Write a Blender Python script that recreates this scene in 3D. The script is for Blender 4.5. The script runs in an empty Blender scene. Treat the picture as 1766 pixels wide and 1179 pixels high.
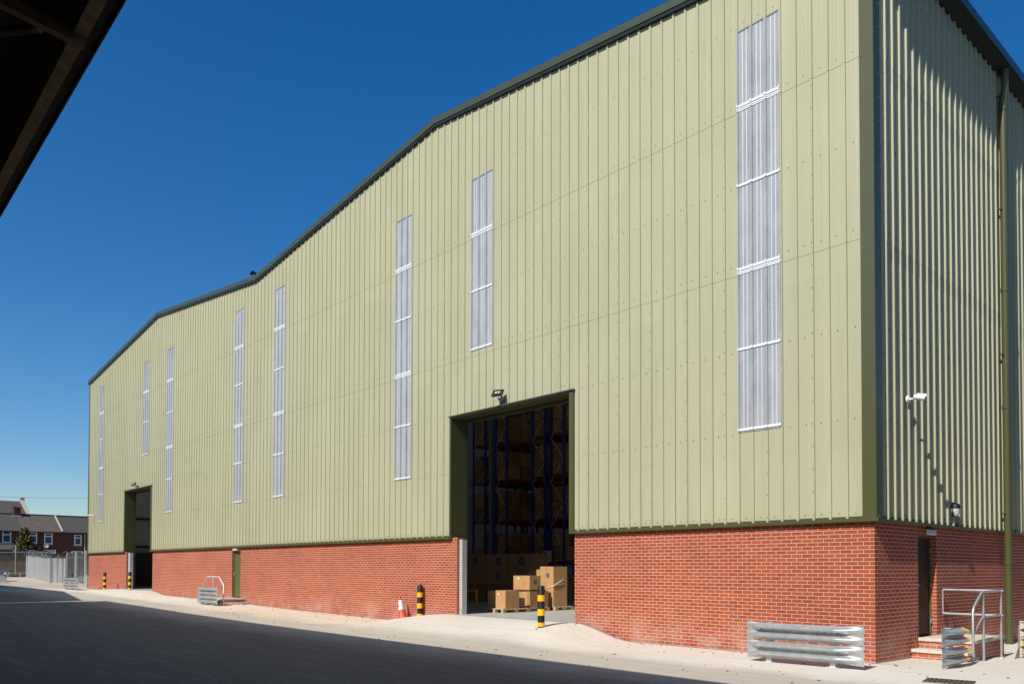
import bpy, bmesh, math, random
from mathutils import Vector, Matrix
random.seed(7)
R = math.radians
S = bpy.context.scene
COL = S.collection

# ------------------------------------------------------------------ camera
cam = bpy.data.cameras.new("camera"); camo = bpy.data.objects.new("camera", cam); COL.objects.link(camo)
yaw, pitch, roll = -.8339, .0233, .0023
fw = Vector((math.sin(yaw)*math.cos(pitch), math.cos(yaw)*math.cos(pitch), math.sin(pitch)))
rt = Vector((math.cos(yaw), -math.sin(yaw), 0)); up = rt.cross(fw)
r2 = math.cos(roll)*rt+math.sin(roll)*up; u2 = -math.sin(roll)*rt+math.cos(roll)*up
m = Matrix((r2, u2, -fw)).transposed().to_4x4(); m.translation = Vector((6.564, -15.119, 1.72))
camo.matrix_world = m
cam.sensor_width = 36; cam.lens = 1390.05/1766*36
cam.shift_x = 1.4/1766; cam.shift_y = (947.94-589.5)/1766
cam.clip_end = 3000; cam.clip_start = .1
S.camera = camo

# ------------------------------------------------------------------ sky, sun, exposure
g_, e_ = R(7.8), R(43.6)
sun_dir = Vector((math.sin(g_)*math.cos(e_), -math.cos(g_)*math.cos(e_), math.sin(e_)))   # towards the sun
w = bpy.data.worlds.new("World"); S.world = w; w.use_nodes = True
nt = w.node_tree; bg = nt.nodes['Background']
sky = nt.nodes.new('ShaderNodeTexSky'); sky.sky_type = 'NISHITA'; sky.sun_disc = False
sky.sun_elevation = e_; sky.sun_rotation = math.atan2(sun_dir.x, sun_dir.y)
sky.air_density = 1.0; sky.dust_density = .6; sky.ozone_density = 3.6; sky.altitude = 100
hs = nt.nodes.new('ShaderNodeHueSaturation'); hs.inputs['Saturation'].default_value = 1.37; hs.inputs['Value'].default_value = 1.5; hs.inputs['Hue'].default_value = .504
nt.links.new(sky.outputs[0], hs.inputs['Color']); nt.links.new(hs.outputs[0], bg.inputs[0]); bg.inputs[1].default_value = .073
sl = bpy.data.lights.new("sun", 'SUN'); sl.energy = 4.9; sl.angle = R(.53); sl.color = (1, .95, .86)
so = bpy.data.objects.new("sun", sl); COL.objects.link(so)
so.rotation_euler = sun_dir.to_track_quat('Z', 'Y').to_euler()
S.view_settings.view_transform = 'Standard'; S.view_settings.look = 'None'
S.view_settings.exposure = .14; S.view_settings.gamma = 1

# ------------------------------------------------------------------ materials
def mat(name, col, rough=.6, metal=0, spec=.5, noise=None, bump=None, coord='Object'):
    """noise=(scale, amount[, stretch]) multiplies the colour; bump=(scale,strength)"""
    M = bpy.data.materials.new(name); M.use_nodes = True; n = M.node_tree; b = n.nodes['Principled BSDF']
    b.inputs['Base Color'].default_value = (*col, 1); b.inputs['Roughness'].default_value = rough
    b.inputs['Metallic'].default_value = metal; b.inputs['Specular IOR Level'].default_value = spec
    tc = n.nodes.new('ShaderNodeTexCoord')
    if noise:
        mp = n.nodes.new('ShaderNodeMapping'); st = noise[2] if len(noise) > 2 else (1, 1, 1)
        mp.inputs['Scale'].default_value = st; n.links.new(tc.outputs[coord], mp.inputs[0])
        nz = n.nodes.new('ShaderNodeTexNoise'); nz.inputs['Scale'].default_value = noise[0]
        nz.inputs['Detail'].default_value = 6; nz.inputs['Roughness'].default_value = .65
        n.links.new(mp.outputs[0], nz.inputs[0])
        mr = n.nodes.new('ShaderNodeMapRange'); a = noise[1]
        mr.inputs[1].default_value = .25; mr.inputs[2].default_value = .75
        mr.inputs[3].default_value = 1-a; mr.inputs[4].default_value = 1+a
        n.links.new(nz.outputs[0], mr.inputs[0])
        vm = n.nodes.new('ShaderNodeVectorMath'); vm.operation = 'SCALE'; vm.inputs[0].default_value = col
        n.links.new(mr.outputs[0], vm.inputs['Scale']); n.links.new(vm.outputs[0], b.inputs['Base Color'])
    if bump:
        nb = n.nodes.new('ShaderNodeTexNoise'); nb.inputs['Scale'].default_value = bump[0]; nb.inputs['Detail'].default_value = 5
        n.links.new(tc.outputs[coord], nb.inputs[0]); bp = n.nodes.new('ShaderNodeBump')
        bp.inputs['Strength'].default_value = bump[1]; bp.inputs['Distance'].default_value = .02
        n.links.new(nb.outputs[0], bp.inputs['Height']); n.links.new(bp.outputs[0], b.inputs['Normal'])
    return M

def mixc(n, fac, a, b, mode='MIX'):
    x = n.nodes.new('ShaderNodeMix'); x.data_type = 'RGBA'; x.blend_type = mode
    for s, v in ((0, fac), (6, a), (7, b)):
        if isinstance(v, (int, float)): x.inputs[s].default_value = v
        elif isinstance(v, tuple): x.inputs[s].default_value = (*v, 1)
        else: n.links.new(v, x.inputs[s])
    return x.outputs[2]
def mrange(n, v, a, b, c, d, smooth=False):
    x = n.nodes.new('ShaderNodeMapRange'); x.inputs[1].default_value = a; x.inputs[2].default_value = b
    x.inputs[3].default_value = c; x.inputs[4].default_value = d
    if smooth: x.interpolation_type = 'SMOOTHSTEP'
    n.links.new(v, x.inputs[0]); return x.outputs[0]
def math_(n, op, a, b=None):
    x = n.nodes.new('ShaderNodeMath'); x.operation = op
    for i, v in enumerate((a, b)):
        if v is None: continue
        if isinstance(v, (int, float)): x.inputs[i].default_value = v
        else: n.links.new(v, x.inputs[i])
    return x.outputs[0]
def noise_(n, vec, scale, detail=5, rough=.6, st=None):
    if st:
        mp = n.nodes.new('ShaderNodeMapping'); mp.inputs['Scale'].default_value = st; n.links.new(vec, mp.inputs[0]); vec = mp.outputs[0]
    x = n.nodes.new('ShaderNodeTexNoise'); x.inputs['Scale'].default_value = scale; x.inputs['Detail'].default_value = detail
    x.inputs['Roughness'].default_value = rough; n.links.new(vec, x.inputs[0]); return x.outputs[0]

def brick_mat(name, axis, c1, c2, mortar, dust=True, bw=.225, rh=.075, ms=.0055):
    M = bpy.data.materials.new(name); M.use_nodes = True; n = M.node_tree; b = n.nodes['Principled BSDF']
    tc = n.nodes.new('ShaderNodeTexCoord'); sp = n.nodes.new('ShaderNodeSeparateXYZ'); cb = n.nodes.new('ShaderNodeCombineXYZ')
    n.links.new(tc.outputs['Object'], sp.inputs[0])
    ge = n.nodes.new('ShaderNodeNewGeometry'); sn = n.nodes.new('ShaderNodeSeparateXYZ'); n.links.new(ge.outputs['True Normal'], sn.inputs[0])
    isx = math_(n, 'GREATER_THAN', math_(n, 'ABSOLUTE', sn.outputs[0]), .6)
    uu = n.nodes.new('ShaderNodeMix'); n.links.new(isx, uu.inputs[0]); n.links.new(sp.outputs[0], uu.inputs[2]); n.links.new(sp.outputs[1], uu.inputs[3])
    n.links.new(uu.outputs[0], cb.inputs[0]); n.links.new(sp.outputs[2], cb.inputs[1])
    bt = n.nodes.new('ShaderNodeTexBrick'); bt.inputs['Scale'].default_value = 1; bt.inputs['Brick Width'].default_value = bw
    bt.inputs['Row Height'].default_value = rh; bt.inputs['Mortar Size'].default_value = ms; bt.inputs['Mortar Smooth'].default_value = .15
    bt.inputs['Bias'].default_value = -.15
    bt.inputs['Color1'].default_value = (*c1, 1); bt.inputs['Color2'].default_value = (*c2, 1); bt.inputs['Mortar'].default_value = (*mortar, 1)
    n.links.new(cb.outputs[0], bt.inputs[0])
    col = bt.outputs[0]
    f = mrange(n, noise_(n, tc.outputs['Object'], 38, 4), .3, .75, .86, 1.12)
    vm = n.nodes.new('ShaderNodeVectorMath'); vm.operation = 'SCALE'; n.links.new(col, vm.inputs[0]); n.links.new(f, vm.inputs['Scale']); col = vm.outputs[0]
    f2 = mrange(n, noise_(n, tc.outputs['Object'], .55, 3), .3, .7, .93, 1.07)
    vm = n.nodes.new('ShaderNodeVectorMath'); vm.operation = 'SCALE'; n.links.new(col, vm.inputs[0]); n.links.new(f2, vm.inputs['Scale']); col = vm.outputs[0]
    if dust:   # pale efflorescence patches and splashed dust along the foot
        p = mrange(n, noise_(n, tc.outputs['Object'], .9, 8, .75), .55, .8, 0, .55)
        sm = mrange(n, noise_(n, tc.outputs['Object'], 9, 6, .8, (.6, .6, 2.2)), .5, .72, 0, .8)
        f = math_(n, 'MULTIPLY', p, sm)
        col = mixc(n, f, col, (.62, .50, .43))
        low = mrange(n, sp.outputs[2], .12, .75, .6, 0)
        nn = mrange(n, noise_(n, tc.outputs['Object'], 1.3, 7, .7), .42, .72, 0, 1)
        col = mixc(n, math_(n, 'MULTIPLY', low, nn), col, (.58, .45, .36))
    n.links.new(col, b.inputs['Base Color']); b.inputs['Roughness'].default_value = .85; b.inputs['Specular IOR Level'].default_value = .25
    bp = n.nodes.new('ShaderNodeBump'); bp.invert = True; bp.inputs['Strength'].default_value = .5; bp.inputs['Distance'].default_value = .008
    n.links.new(bt.outputs[1], bp.inputs['Height']); n.links.new(bp.outputs[0], b.inputs['Normal'])
    return M

BR1, BR2, MOR = (.375, .080, .035), (.275, .052, .027), (.62, .45, .345)
M_brx = brick_mat('red_brick_front', 'x', BR1, BR2, MOR)
M_bry = M_brx
M_cladb = None
def clad_mat():
    M = bpy.data.materials.new('pale_green_sheet'); M.use_nodes = True; n = M.node_tree; b = n.nodes['Principled BSDF']
    tc = n.nodes.new('ShaderNodeTexCoord')
    f = mrange(n, noise_(n, tc.outputs['Object'], 1, 5, .6, (3, 3, .12)), .3, .7, .95, 1.05)
    f2 = mrange(n, noise_(n, tc.outputs['Object'], .35, 3), .3, .7, .97, 1.03)
    ff = math_(n, 'MULTIPLY', f, f2)
    sp = n.nodes.new('ShaderNodeSeparateXYZ'); n.links.new(tc.outputs['Object'], sp.inputs[0])
    wn = n.nodes.new('ShaderNodeTexWhiteNoise'); wn.noise_dimensions = '2D'; cb = n.nodes.new('ShaderNodeCombineXYZ')
    n.links.new(math_(n, 'FLOOR', math_(n, 'ADD', sp.outputs[0], .85)), cb.inputs[0]); n.links.new(math_(n, 'FLOOR', math_(n, 'DIVIDE', math_(n, 'ADD', sp.outputs[2], -.55), 3.48)), cb.inputs[1]); n.links.new(cb.outputs[0], wn.inputs[0])
    ff = math_(n, 'MULTIPLY', ff, mrange(n, wn.outputs[0], 0, 1, .975, 1.025))
    dr = mrange(n, noise_(n, tc.outputs['Object'], 1, 6, .75, (9, 9, .25)), .52, .8, 1, .90)
    ff = math_(n, 'MULTIPLY', ff, dr)
    vm = n.nodes.new('ShaderNodeVectorMath'); vm.operation = 'SCALE'; vm.inputs[0].default_value = (.402, .392, .250)
    n.links.new(ff, vm.inputs['Scale']); n.links.new(vm.outputs[0], b.inputs['Base Color'])
    b.inputs['Roughness'].default_value = .5; b.inputs['Specular IOR Level'].default_value = .3
    return M
M_clad = clad_mat()
M_trim = mat('olive_green_trim', (.074, .078, .028), .38, noise=(2, .08))
M_trimd = mat('dark_green_flashing', (.055, .062, .030), .4, noise=(2, .08))
M_roof = mat('grey_green_roof_sheet', (.12, .13, .10), .5)
M_gut = mat('dark_green_gutter', (.016, .022, .018), .3)
M_screw = mat('dark_screw_head', (.14, .14, .10), .4, .5)
M_white = mat('white_plastic', (.80, .80, .80), .35)
M_whitec = mat('white_rooflight_closure', (.72, .74, .75), .4)
M_liner = mat('grey_liner_sheet', (.72, .71, .68), .6, noise=(1, .06))
M_steel = mat('grey_painted_steel', (.22, .23, .22), .5)
M_galv = mat('galvanised_steel', (.47, .49, .50), .42, .6, noise=(7, .2), bump=(60, .05))
M_galvw = mat('weathered_galvanised_steel', (.62, .645, .65), .48, .45, noise=(5, .14))
M_galvd = mat('dull_galvanised_sheet', (.31, .32, .33), .6, .3, noise=(2.2, .22, (1, 1, .3)))
M_rust = mat('rusty_tan_steel', (.16, .12, .07), .8, noise=(8, .45), bump=(40, .3))
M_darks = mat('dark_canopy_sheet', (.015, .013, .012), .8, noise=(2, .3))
M_black = mat('black_plastic', (.010, .010, .010), .5, spec=.35)
M_yel = mat('yellow_paint', (.85, .47, .006), .45, noise=(14, .08))
M_yeld = mat('orange_yellow_guard_paint', (.62, .26, .01), .5)
M_orange = mat('faded_red_orange_plastic', (.62, .055, .025), .5, noise=(9, .15))
M_refl = mat('white_reflective_sleeve', (.78, .78, .82), .45, noise=(20, .08))
M_blue = mat('blue_rack_paint', (.018, .038, .32), .45)
M_redb = mat('red_beam_paint', (.38, .028, .015), .5)
M_brace = mat('zinc_brace', (.6, .58, .5), .5, .1)
M_card = mat('brown_cardboard', (.50, .285, .125), .75, noise=(6, .12), spec=.3)
M_card2 = mat('darker_cardboard', (.36, .20, .09), .75, noise=(6, .15), spec=.3)
M_tape = mat('brown_parcel_tape', (.40, .24, .11), .35)
M_wood = mat('pale_pallet_wood', (.46, .33, .19), .8, noise=(12, .25, (1, 1, 4)))
M_navy = mat('navy_print', (.02, .045, .10), .7)
M_print = mat('grey_print', (.16, .12, .09), .7)
M_film = mat('clear_stretch_wrap_fold', (.75, .75, .75), .2)
M_doorg = mat('olive_green_door_paint', (.10, .11, .038), .4)
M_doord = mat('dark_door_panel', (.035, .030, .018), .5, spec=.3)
M_conc = mat('pale_step_concrete', (.56, .51, .43), .85, noise=(10, .16), bump=(50, .4))
M_slab = mat('smooth_floor_concrete', (.42, .41, .38), .55, noise=(3, .12))
M_glassd = mat('dark_window_glass', (.03, .035, .045), .08)
M_lens = mat('grey_lamp_lens', (.55, .56, .58), .25)
M_green = mat('grass_green', (.07, .11, .02), .9, noise=(20, .4))
M_iron = mat('worn_cast_iron', (.13, .10, .08), .6, .4, noise=(30, .3))

M_dbr = mat('dark_inner_blockwork', (.10, .085, .06), .9, noise=(4, .2))
def sky_mat():
    M = bpy.data.materials.new('translucent_rooflight_sheet'); M.use_nodes = True; n = M.node_tree; b = n.nodes['Principled BSDF']
    tc = n.nodes.new('ShaderNodeTexCoord')
    a = noise_(n, tc.outputs['Object'], 1, 8, .75, (2.2, 2, .8)); f = mrange(n, a, .32, .68, 0, 1)
    c = mixc(n, f, (.35, .37, .395), (.55, .56, .57))
    a2 = noise_(n, tc.outputs['Object'], 1, 6, .8, (14, 4, 3)); c = mixc(n, mrange(n, a2, .4, .8, 0, .35), c, (.66, .66, .68))
    n.links.new(c, b.inputs['Base Color']); b.inputs['Roughness'].default_value = .3
    t = n.nodes.new('ShaderNodeBsdfTranslucent'); t.inputs[0].default_value = (.6, .62, .66, 1)
    mx = n.nodes.new('ShaderNodeMixShader'); mx.inputs[0].default_value = .3
    out = n.nodes['Material Output']; n.links.new(b.outputs[0], mx.inputs[1]); n.links.new(t.outputs[0], mx.inputs[2]); n.links.new(mx.outputs[0], out.inputs[0])
    return M
M_sky = sky_mat()
M_skyrib = mat('rooflight_rib_highlight', (.52, .54, .56), .45)  # paler tone paints the bright lines light makes along the ribs

def ground_mat():
    M = bpy.data.materials.new('dusty_concrete_yard'); M.use_nodes = True; n = M.node_tree; b = n.nodes['Principled BSDF']
    tc = n.nodes.new('ShaderNodeTexCoord'); P = tc.outputs['Object']
    sp = n.nodes.new('ShaderNodeSeparateXYZ'); n.links.new(P, sp.inputs[0]); X, Y = sp.outputs[0], sp.outputs[1]
    big = noise_(n, P, .28, 6, .6); mid = noise_(n, P, 1.6, 7, .7); fine = noise_(n, P, 45, 4, .7)
    streak = noise_(n, P, 1, 6, .7, (.35, 4.5, 1)); sw = noise_(n, P, 1, 5, .65, (.12, 1.3, 1))
    col = mixc(n, mrange(n, big, .35, .65, 0, 1), (.61, .555, .455), (.665, .62, .54))
    col = mixc(n, mrange(n, mid, .42, .75, 0, .5), col, (.70, .67, .605))
    # sandy orange dust on the left by the side door
    dx = math_(n, 'ABSOLUTE', math_(n, 'ADD', X, 19.5)); dd = mrange(n, dx, 3, 11, 1, 0, True)
    col = mixc(n, math_(n, 'MULTIPLY', dd, mrange(n, sw, .35, .7, 0, .75)), col, (.63, .42, .23))
    # the trafficked yard beyond the clean apron is greyer, with a wavering edge
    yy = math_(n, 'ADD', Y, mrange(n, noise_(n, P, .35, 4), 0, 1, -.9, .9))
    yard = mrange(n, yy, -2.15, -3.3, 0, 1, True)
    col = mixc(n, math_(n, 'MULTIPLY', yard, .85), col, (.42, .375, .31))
    far = mrange(n, yy, -4.2, -6.6, 0, 1, True)  # tarmac colour darkens from the canopy shadow's edge, painting its shade deeper
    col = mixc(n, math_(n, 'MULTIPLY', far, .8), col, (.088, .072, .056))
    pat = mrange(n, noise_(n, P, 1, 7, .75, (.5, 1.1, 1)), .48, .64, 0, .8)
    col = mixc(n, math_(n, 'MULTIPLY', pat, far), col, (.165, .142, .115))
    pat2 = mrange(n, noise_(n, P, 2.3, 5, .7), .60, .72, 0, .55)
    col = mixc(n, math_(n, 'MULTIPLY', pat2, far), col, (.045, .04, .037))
    # the lane left of the building is browner
    lane = mrange(n, X, -46, -56, 0, 1, True)
    col = mixc(n, math_(n, 'MULTIPLY', lane, .7), col, (.40, .31, .225))
    col = mixc(n, mrange(n, streak, .45, .75, 0, .22), col, (.20, .17, .13))
    col = mixc(n, mrange(n, streak, .5, .25, 0, .25), col, (.62, .56, .47))
    bounce_cut = mrange(n, X, 3.2, 4.6, 0, 1, True)  # unseen ground on the right, darkened to cut bounce onto the side wall
    col = mixc(n, bounce_cut, col, (.075, .072, .068))
    f = mrange(n, fine, .3, .7, .80, 1.16)
    vm = n.nodes.new('ShaderNodeVectorMath'); vm.operation = 'SCALE'; n.links.new(col, vm.inputs[0]); n.links.new(f, vm.inputs['Scale']); col = vm.outputs[0]
    # pour joints and cracks
    def line(expr, w_): return mrange(n, math_(n, 'ABSOLUTE', expr), 0, w_, .8, 0)
    wob = mrange(n, noise_(n, P, 1.1, 5), 0, 1, -.05, .05)
    wob2 = mrange(n, noise_(n, P, .5, 6, .7), 0, 1, -.10, .10)
    L1 = math_(n, 'ADD', math_(n, 'ADD', math_(n, 'MULTIPLY', X, .26), Y), math_(n, 'ADD', wob2, 11.55))
    L2 = math_(n, 'ADD', math_(n, 'ADD', math_(n, 'MULTIPLY', X, .045), Y), math_(n, 'ADD', wob, 10.05))
    j1 = line(L2, .022); j2 = line(L1, .022); j3 = line(math_(n, 'ADD', L1, -.30), .022)
    j4 = line(math_(n, 'ADD', math_(n, 'ADD', Y, 3.05), wob), .02)
    inner = mrange(n, Y, -4.4, -4.9, 0, 1)
    jm = math_(n, 'MAXIMUM', math_(n, 'MULTIPLY', math_(n, 'MAXIMUM', math_(n, 'MULTIPLY', j1, .6), math_(n, 'MAXIMUM', j2, j3)), inner), math_(n, 'MULTIPLY', j4, .35))
    jm = math_(n, 'MULTIPLY', jm, mrange(n, noise_(n, P, 3, 4), .35, .6, .15, 1))
    col = mixc(n, jm, col, (.06, .055, .05))
    n.links.new(col, b.inputs['Base Color']); b.inputs['Roughness'].default_value = .8; b.inputs['Specular IOR Level'].default_value = .3
    bp = n.nodes.new('ShaderNodeBump'); bp.inputs['Strength'].default_value = .35; bp.inputs['Distance'].default_value = .015
    n.links.new(noise_(n, P, 14, 8, .75), bp.inputs['Height']); n.links.new(bp.outputs[0], b.inputs['Normal'])
    return M

# ------------------------------------------------------------------ helpers
class MB:
    def __init__(s): s.v = []; s.f = []; s.mi = []
    def quad(s, a, b, c, d, mi=0):
        i = len(s.v); s.v += [tuple(a), tuple(b), tuple(c), tuple(d)]; s.f.append((i, i+1, i+2, i+3)); s.mi.append(mi)
    def poly(s, pts, mi=0):
        i = len(s.v); s.v += [tuple(p) for p in pts]; s.f.append(tuple(range(i, i+len(pts)))); s.mi.append(mi)
    def box(s, x0, x1, y0, y1, z0, z1, mi=0, M=None):
        c = [Vector((x, y, z)) for x in (x0, x1) for y in (y0, y1) for z in (z0, z1)]
        if M: c = [M @ p for p in c]
        i = len(s.v); s.v += [tuple(p) for p in c]
        for q in ((0, 1, 3, 2), (4, 6, 7, 5), (0, 4, 5, 1), (2, 3, 7, 6), (0, 2, 6, 4), (1, 5, 7, 3)):
            s.f.append(tuple(i+k for k in q)); s.mi.append(mi)
    def tube(s, pts, r, n=10, mi=0, caps=True, closed=False):
        pts = [Vector(p) for p in pts]; N = len(pts); rings = []
        prev = None
        for k, p in enumerate(pts):
            a = pts[k-1] if (k or closed) else p; b = pts[(k+1) % N] if (k < N-1 or closed) else p
            d = (b-a).normalized()
            if prev is None:
                u = d.orthogonal().normalized()
            else:
                u = (prev - d*prev.dot(d)).normalized()
            prev = u; v = d.cross(u); rr = r[k] if isinstance(r, (list, tuple)) else r
            i = len(s.v)
            for j in range(n):
                t = 2*math.pi*j/n; s.v.append(tuple(p+(u*math.cos(t)+v*math.sin(t))*rr))
            rings.append(i)
        for k in range(N-1 + (1 if closed else 0)):
            a, b = rings[k], rings[(k+1) % N]
            for j in range(n):
                s.f.append((a+j, a+(j+1) % n, b+(j+1) % n, b+j)); s.mi.append(mi)
        if caps and not closed:
            s.f.append(tuple(rings[0]+j for j in range(n))[::-1]); s.mi.append(mi)
            s.f.append(tuple(rings[-1]+j for j in range(n))); s.mi.append(mi)
    def lathe(s, prof, n=24, c=(0, 0, 0), mi=0):
        i0 = len(s.v)
        for r, z in prof:
            for j in range(n):
                t = 2*math.pi*j/n; s.v.append((c[0]+r*math.cos(t), c[1]+r*math.sin(t), c[2]+z))
        for k in range(len(prof)-1):
            for j in range(n):
                s.f.append((i0+k*n+j, i0+k*n+(j+1) % n, i0+(k+1)*n+(j+1) % n, i0+(k+1)*n+j)); s.mi.append(mi)
    def prism(s, poly, axis, a, b, mi=0):
        """poly in the plane perpendicular to axis ('x': (y,z); 'y': (x,z); 'z': (x,y))"""
        def P(p, t): return (t, p[0], p[1]) if axis == 'x' else ((p[0], t, p[1]) if axis == 'y' else (p[0], p[1], t))
        n = len(poly); i = len(s.v); s.v += [P(p, a) for p in poly]+[P(p, b) for p in poly]
        for j in range(n): s.f.append((i+j, i+(j+1) % n, i+n+(j+1) % n, i+n+j)); s.mi.append(mi)
        s.f.append(tuple(i+j for j in range(n))[::-1]); s.mi.append(mi); s.f.append(tuple(i+n+j for j in range(n))); s.mi.append(mi)
    def build(s, name, mats, parent=None, smooth=False, loc=None, bevel=0):
        me = bpy.data.meshes.new(name); me.from_pydata(s.v, [], s.f)
        if not isinstance(mats, (list, tuple)): mats = [mats]
        for m_ in mats: me.materials.append(m_)
        for p, k in zip(me.polygons, s.mi): p.material_index = k
        bm = bmesh.new(); bm.from_mesh(me); bmesh.ops.remove_doubles(bm, verts=bm.verts, dist=1e-5) if smooth or bevel else None
        bmesh.ops.recalc_face_normals(bm, faces=bm.faces); bm.to_mesh(me); bm.free()
        o = bpy.data.objects.new(name, me); COL.objects.link(o)
        if parent: o.parent = parent
        if loc: o.location = loc
        if smooth:
            for p in me.polygons: p.use_smooth = True
            me.set_sharp_from_angle(angle=R(40))
        if bevel:
            md = o.modifiers.new('bevel', 'BEVEL'); md.width = bevel; md.segments = 2; md.limit_method = 'ANGLE'
        return o
def tag(o, label=None, cat=None, group=None, kind=None):
    if label: o['label'] = label
    if cat: o['category'] = cat
    if group: o['group'] = group
    if kind: o['kind'] = kind
    return o
def thing(name, label, cat, loc=(0, 0, 0), rz=0, group=None):
    o = bpy.data.objects.new(name, None); COL.objects.link(o); o.location = loc; o.rotation_euler = (0, 0, rz)
    return tag(o, label, cat, group)
def dup(root, loc, rz=None, label=None, group=None):
    def cp(o, par):
        c = o.copy(); COL.objects.link(c)
        if par: c.parent = par
        for ch in list(o.children): cp(ch, c)
        return c
    c = cp(root, None); c.location = loc
    if rz is not None: c.rotation_euler = (0, 0, rz)
    if label: c['label'] = label
    if group: c['group'] = group
    return c
def lerp(x, pts):
    if x <= pts[0][0]: return pts[0][1]
    for (a, b), (c, d) in zip(pts, pts[1:]):
        if x <= c: return b+(d-b)*(x-a)/(c-a)
    return pts[-1][1]
def sstep(t): t = max(0, min(1, t)); return t*t*(3-2*t)

# ------------------------------------------------------------------ ground
BASE = [(-300, 3), (-115, 1.3), (-88, 1.0), (-77, .84), (-64.5, .56), (-51, .36), (-33, .25), (-27, .17), (-23, .10), (-17, .03), (-10, 0), (0, -.02), (60, -.02)]
def zg(x, y):
    z = lerp(x, BASE)
    if x > -6 and y > 0: z -= .06*min(1, y/6)
    fy = 1-sstep((-y-.35)/3.6)
    w1 = sstep((x+15.7)/2.9) if x < -10 else 1-sstep((x+7.6)/1.9)
    z += (.35-z)*w1*fy if w1 > 0 else 0
    w2 = sstep((x+47)/2.8) if x < -42 else 1-sstep((x+39.3)/2.6)
    z += (.48-z)*w2*fy if w2 > 0 else 0
    return z
def frange(a, b, s):
    r = []; x = a
    while x < b-1e-6: r.append(x); x += s
    return r
xs = sorted(set([-1500, -800, -400, -250, -180, -140] + frange(-120, -60, 3) + frange(-60, -16, .5) + frange(-16, -5, .2) + frange(-5, 8, .5) + [8, 12, 20, 40, 100, 300, 800, -51.7, -12.6]))
ys = sorted(set([-800, -300, -100, -50] + frange(-30, -6, 1) + frange(-6, -.01, .2) + [0, .012, .1, .5, 1, 2, 3, 4, 6, 9, 14, 20, 30, 45, 80, 150, 400, 1200]))
b = MB()
def gz(x, y):
    if -51.7 < x < -.01 and y > .011: return -.4
    return zg(x, min(y, 0) if x < 0 and x > -51.7 else y)
for x in xs:
    for y in ys: b.v.append((x, y, gz(x, y)))
ny = len(ys)
for i in range(len(xs)-1):
    for j in range(ny-1): b.f.append((i*ny+j, (i+1)*ny+j, (i+1)*ny+j+1, i*ny+j+1)); b.mi.append(0)
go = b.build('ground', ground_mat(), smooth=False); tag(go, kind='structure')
for p in go.data.polygons: p.use_smooth = True

# ------------------------------------------------------------------ the warehouse
WH = thing('warehouse', 'large twin gabled warehouse with pale green ribbed cladding over a red brick base', 'warehouse')
ZB = 2.66
TOP = [(-51.75, 14.0), (-38.72, 15.5), (-26.45, 14.2), (-13.6, 15.72), (0.0, 14.15)]
def ztop(x): return lerp(x, TOP)
ANCH = [(0, -.17), (5, -1.85), (8, -2.85), (32, -10.85), (35, -11.83), (44, -14.86), (47, -15.80), (71, -23.75), (74, -24.70), (83, -27.68), (86, -28.62), (110, -36.28), (113, -37.23), (122, -40.02), (125, -40.97), (149, -48.43), (152, -49.37), (160, -51.9)]
ribs_f = [lerp(k, ANCH) for k in range(0, 161) if lerp(k, ANCH) > -51.6]
WINS = [(-2.85, -1.85, 4.68), (-11.83, -10.85, 8.2), (-15.80, -14.86, 4.68), (-24.70, -23.75, 4.68), (-28.62, -27.68, 4.68), (-37.23, -36.28, 4.68), (-40.97, -40.02, 8.1), (-49.37, -48.43, 4.68)]
WTOP = 13.25
D1 = (-12.80, -7.68, 6.32); D0 = (-44.1, -39.42, 6.25)
def profile(ribs, u0, u1, dp=.045, fl=.007, st=.003):
    """list of (u, out) between u0<u1"""
    pts = []
    rs = sorted(ribs)
    for r in rs: pts += [(r-.024-fl, 0), (r-.024, dp), (r+.024, dp), (r+.024+fl, 0)]
    for a, c in zip(rs, rs[1:]):
        for q in (.36, .64):
            m_ = a+(c-a)*q; pts += [(m_-.012, 0), (m_, st), (m_+.012, 0)]
    pts.sort(); return pts
def pout(pr, u):
    lo = None
    for (a, b_), (c, d) in zip(pr, pr[1:]):
        if a <= u <= c: return b_+(d-b_)*(u-a)/(c-a) if c > a else b_
    return 0
def cut(pr, u0, u1, extra=()):
    us = sorted(set([round(p[0], 5) for p in pr if u0 < p[0] < u1]+[u0, u1]+[e for e in extra if u0 < e < u1]))
    # fast lookup
    out = []; k = 0
    for u in us:
        while k < len(pr)-2 and pr[k+1][0] < u: k += 1
        a, c = pr[k], pr[k+1]
        o = 0 if (u < a[0] or u > c[0]) else (a[1]+(c[1]-a[1])*(u-a[0])/(c[0]-a[0]) if c[0] > a[0] else a[1])
        out.append((u, o))
    return out
def clad(b, pr, u0, u1, tiers, topf, holes, mp):
    ex = [h[0] for h in holes]+[h[1] for h in holes]+[t[0] for t in TOP]
    us = cut(pr, u0, u1, ex)
    for (ua, oa), (ub, ob) in zip(us, us[1:]):
        um = (ua+ub)/2
        for (z0, z1, off) in tiers:
            iv = [(z0, z1)]
            for h in holes:
                if h[0] < um < h[1]:
                    nv = []
                    for a, c in iv:
                        if h[3] <= a or h[2] >= c: nv.append((a, c)); continue
                        if h[2] > a: nv.append((a, h[2]))
                        if h[3] < c: nv.append((h[3], c))
                    iv = nv
            for a, c in iv:
                ca, cc = (c, c) if c < 90 else (topf(ua), topf(ub))
                b.quad(mp(ua, oa+off, a), mp(ub, ob+off, a), mp(ub, ob+off, cc), mp(ua, oa+off, ca))
prf = profile(ribs_f, -52, 0, .032, .007, .0022)
mpf = lambda u, o, z: (u, -.02-o, z)
holes = [(w_[0], w_[1], w_[2], WTOP) for w_ in WINS]+[(D1[0], D1[1], 0, D1[2]), (D0[0], D0[1], 0, D0[2])]
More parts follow.
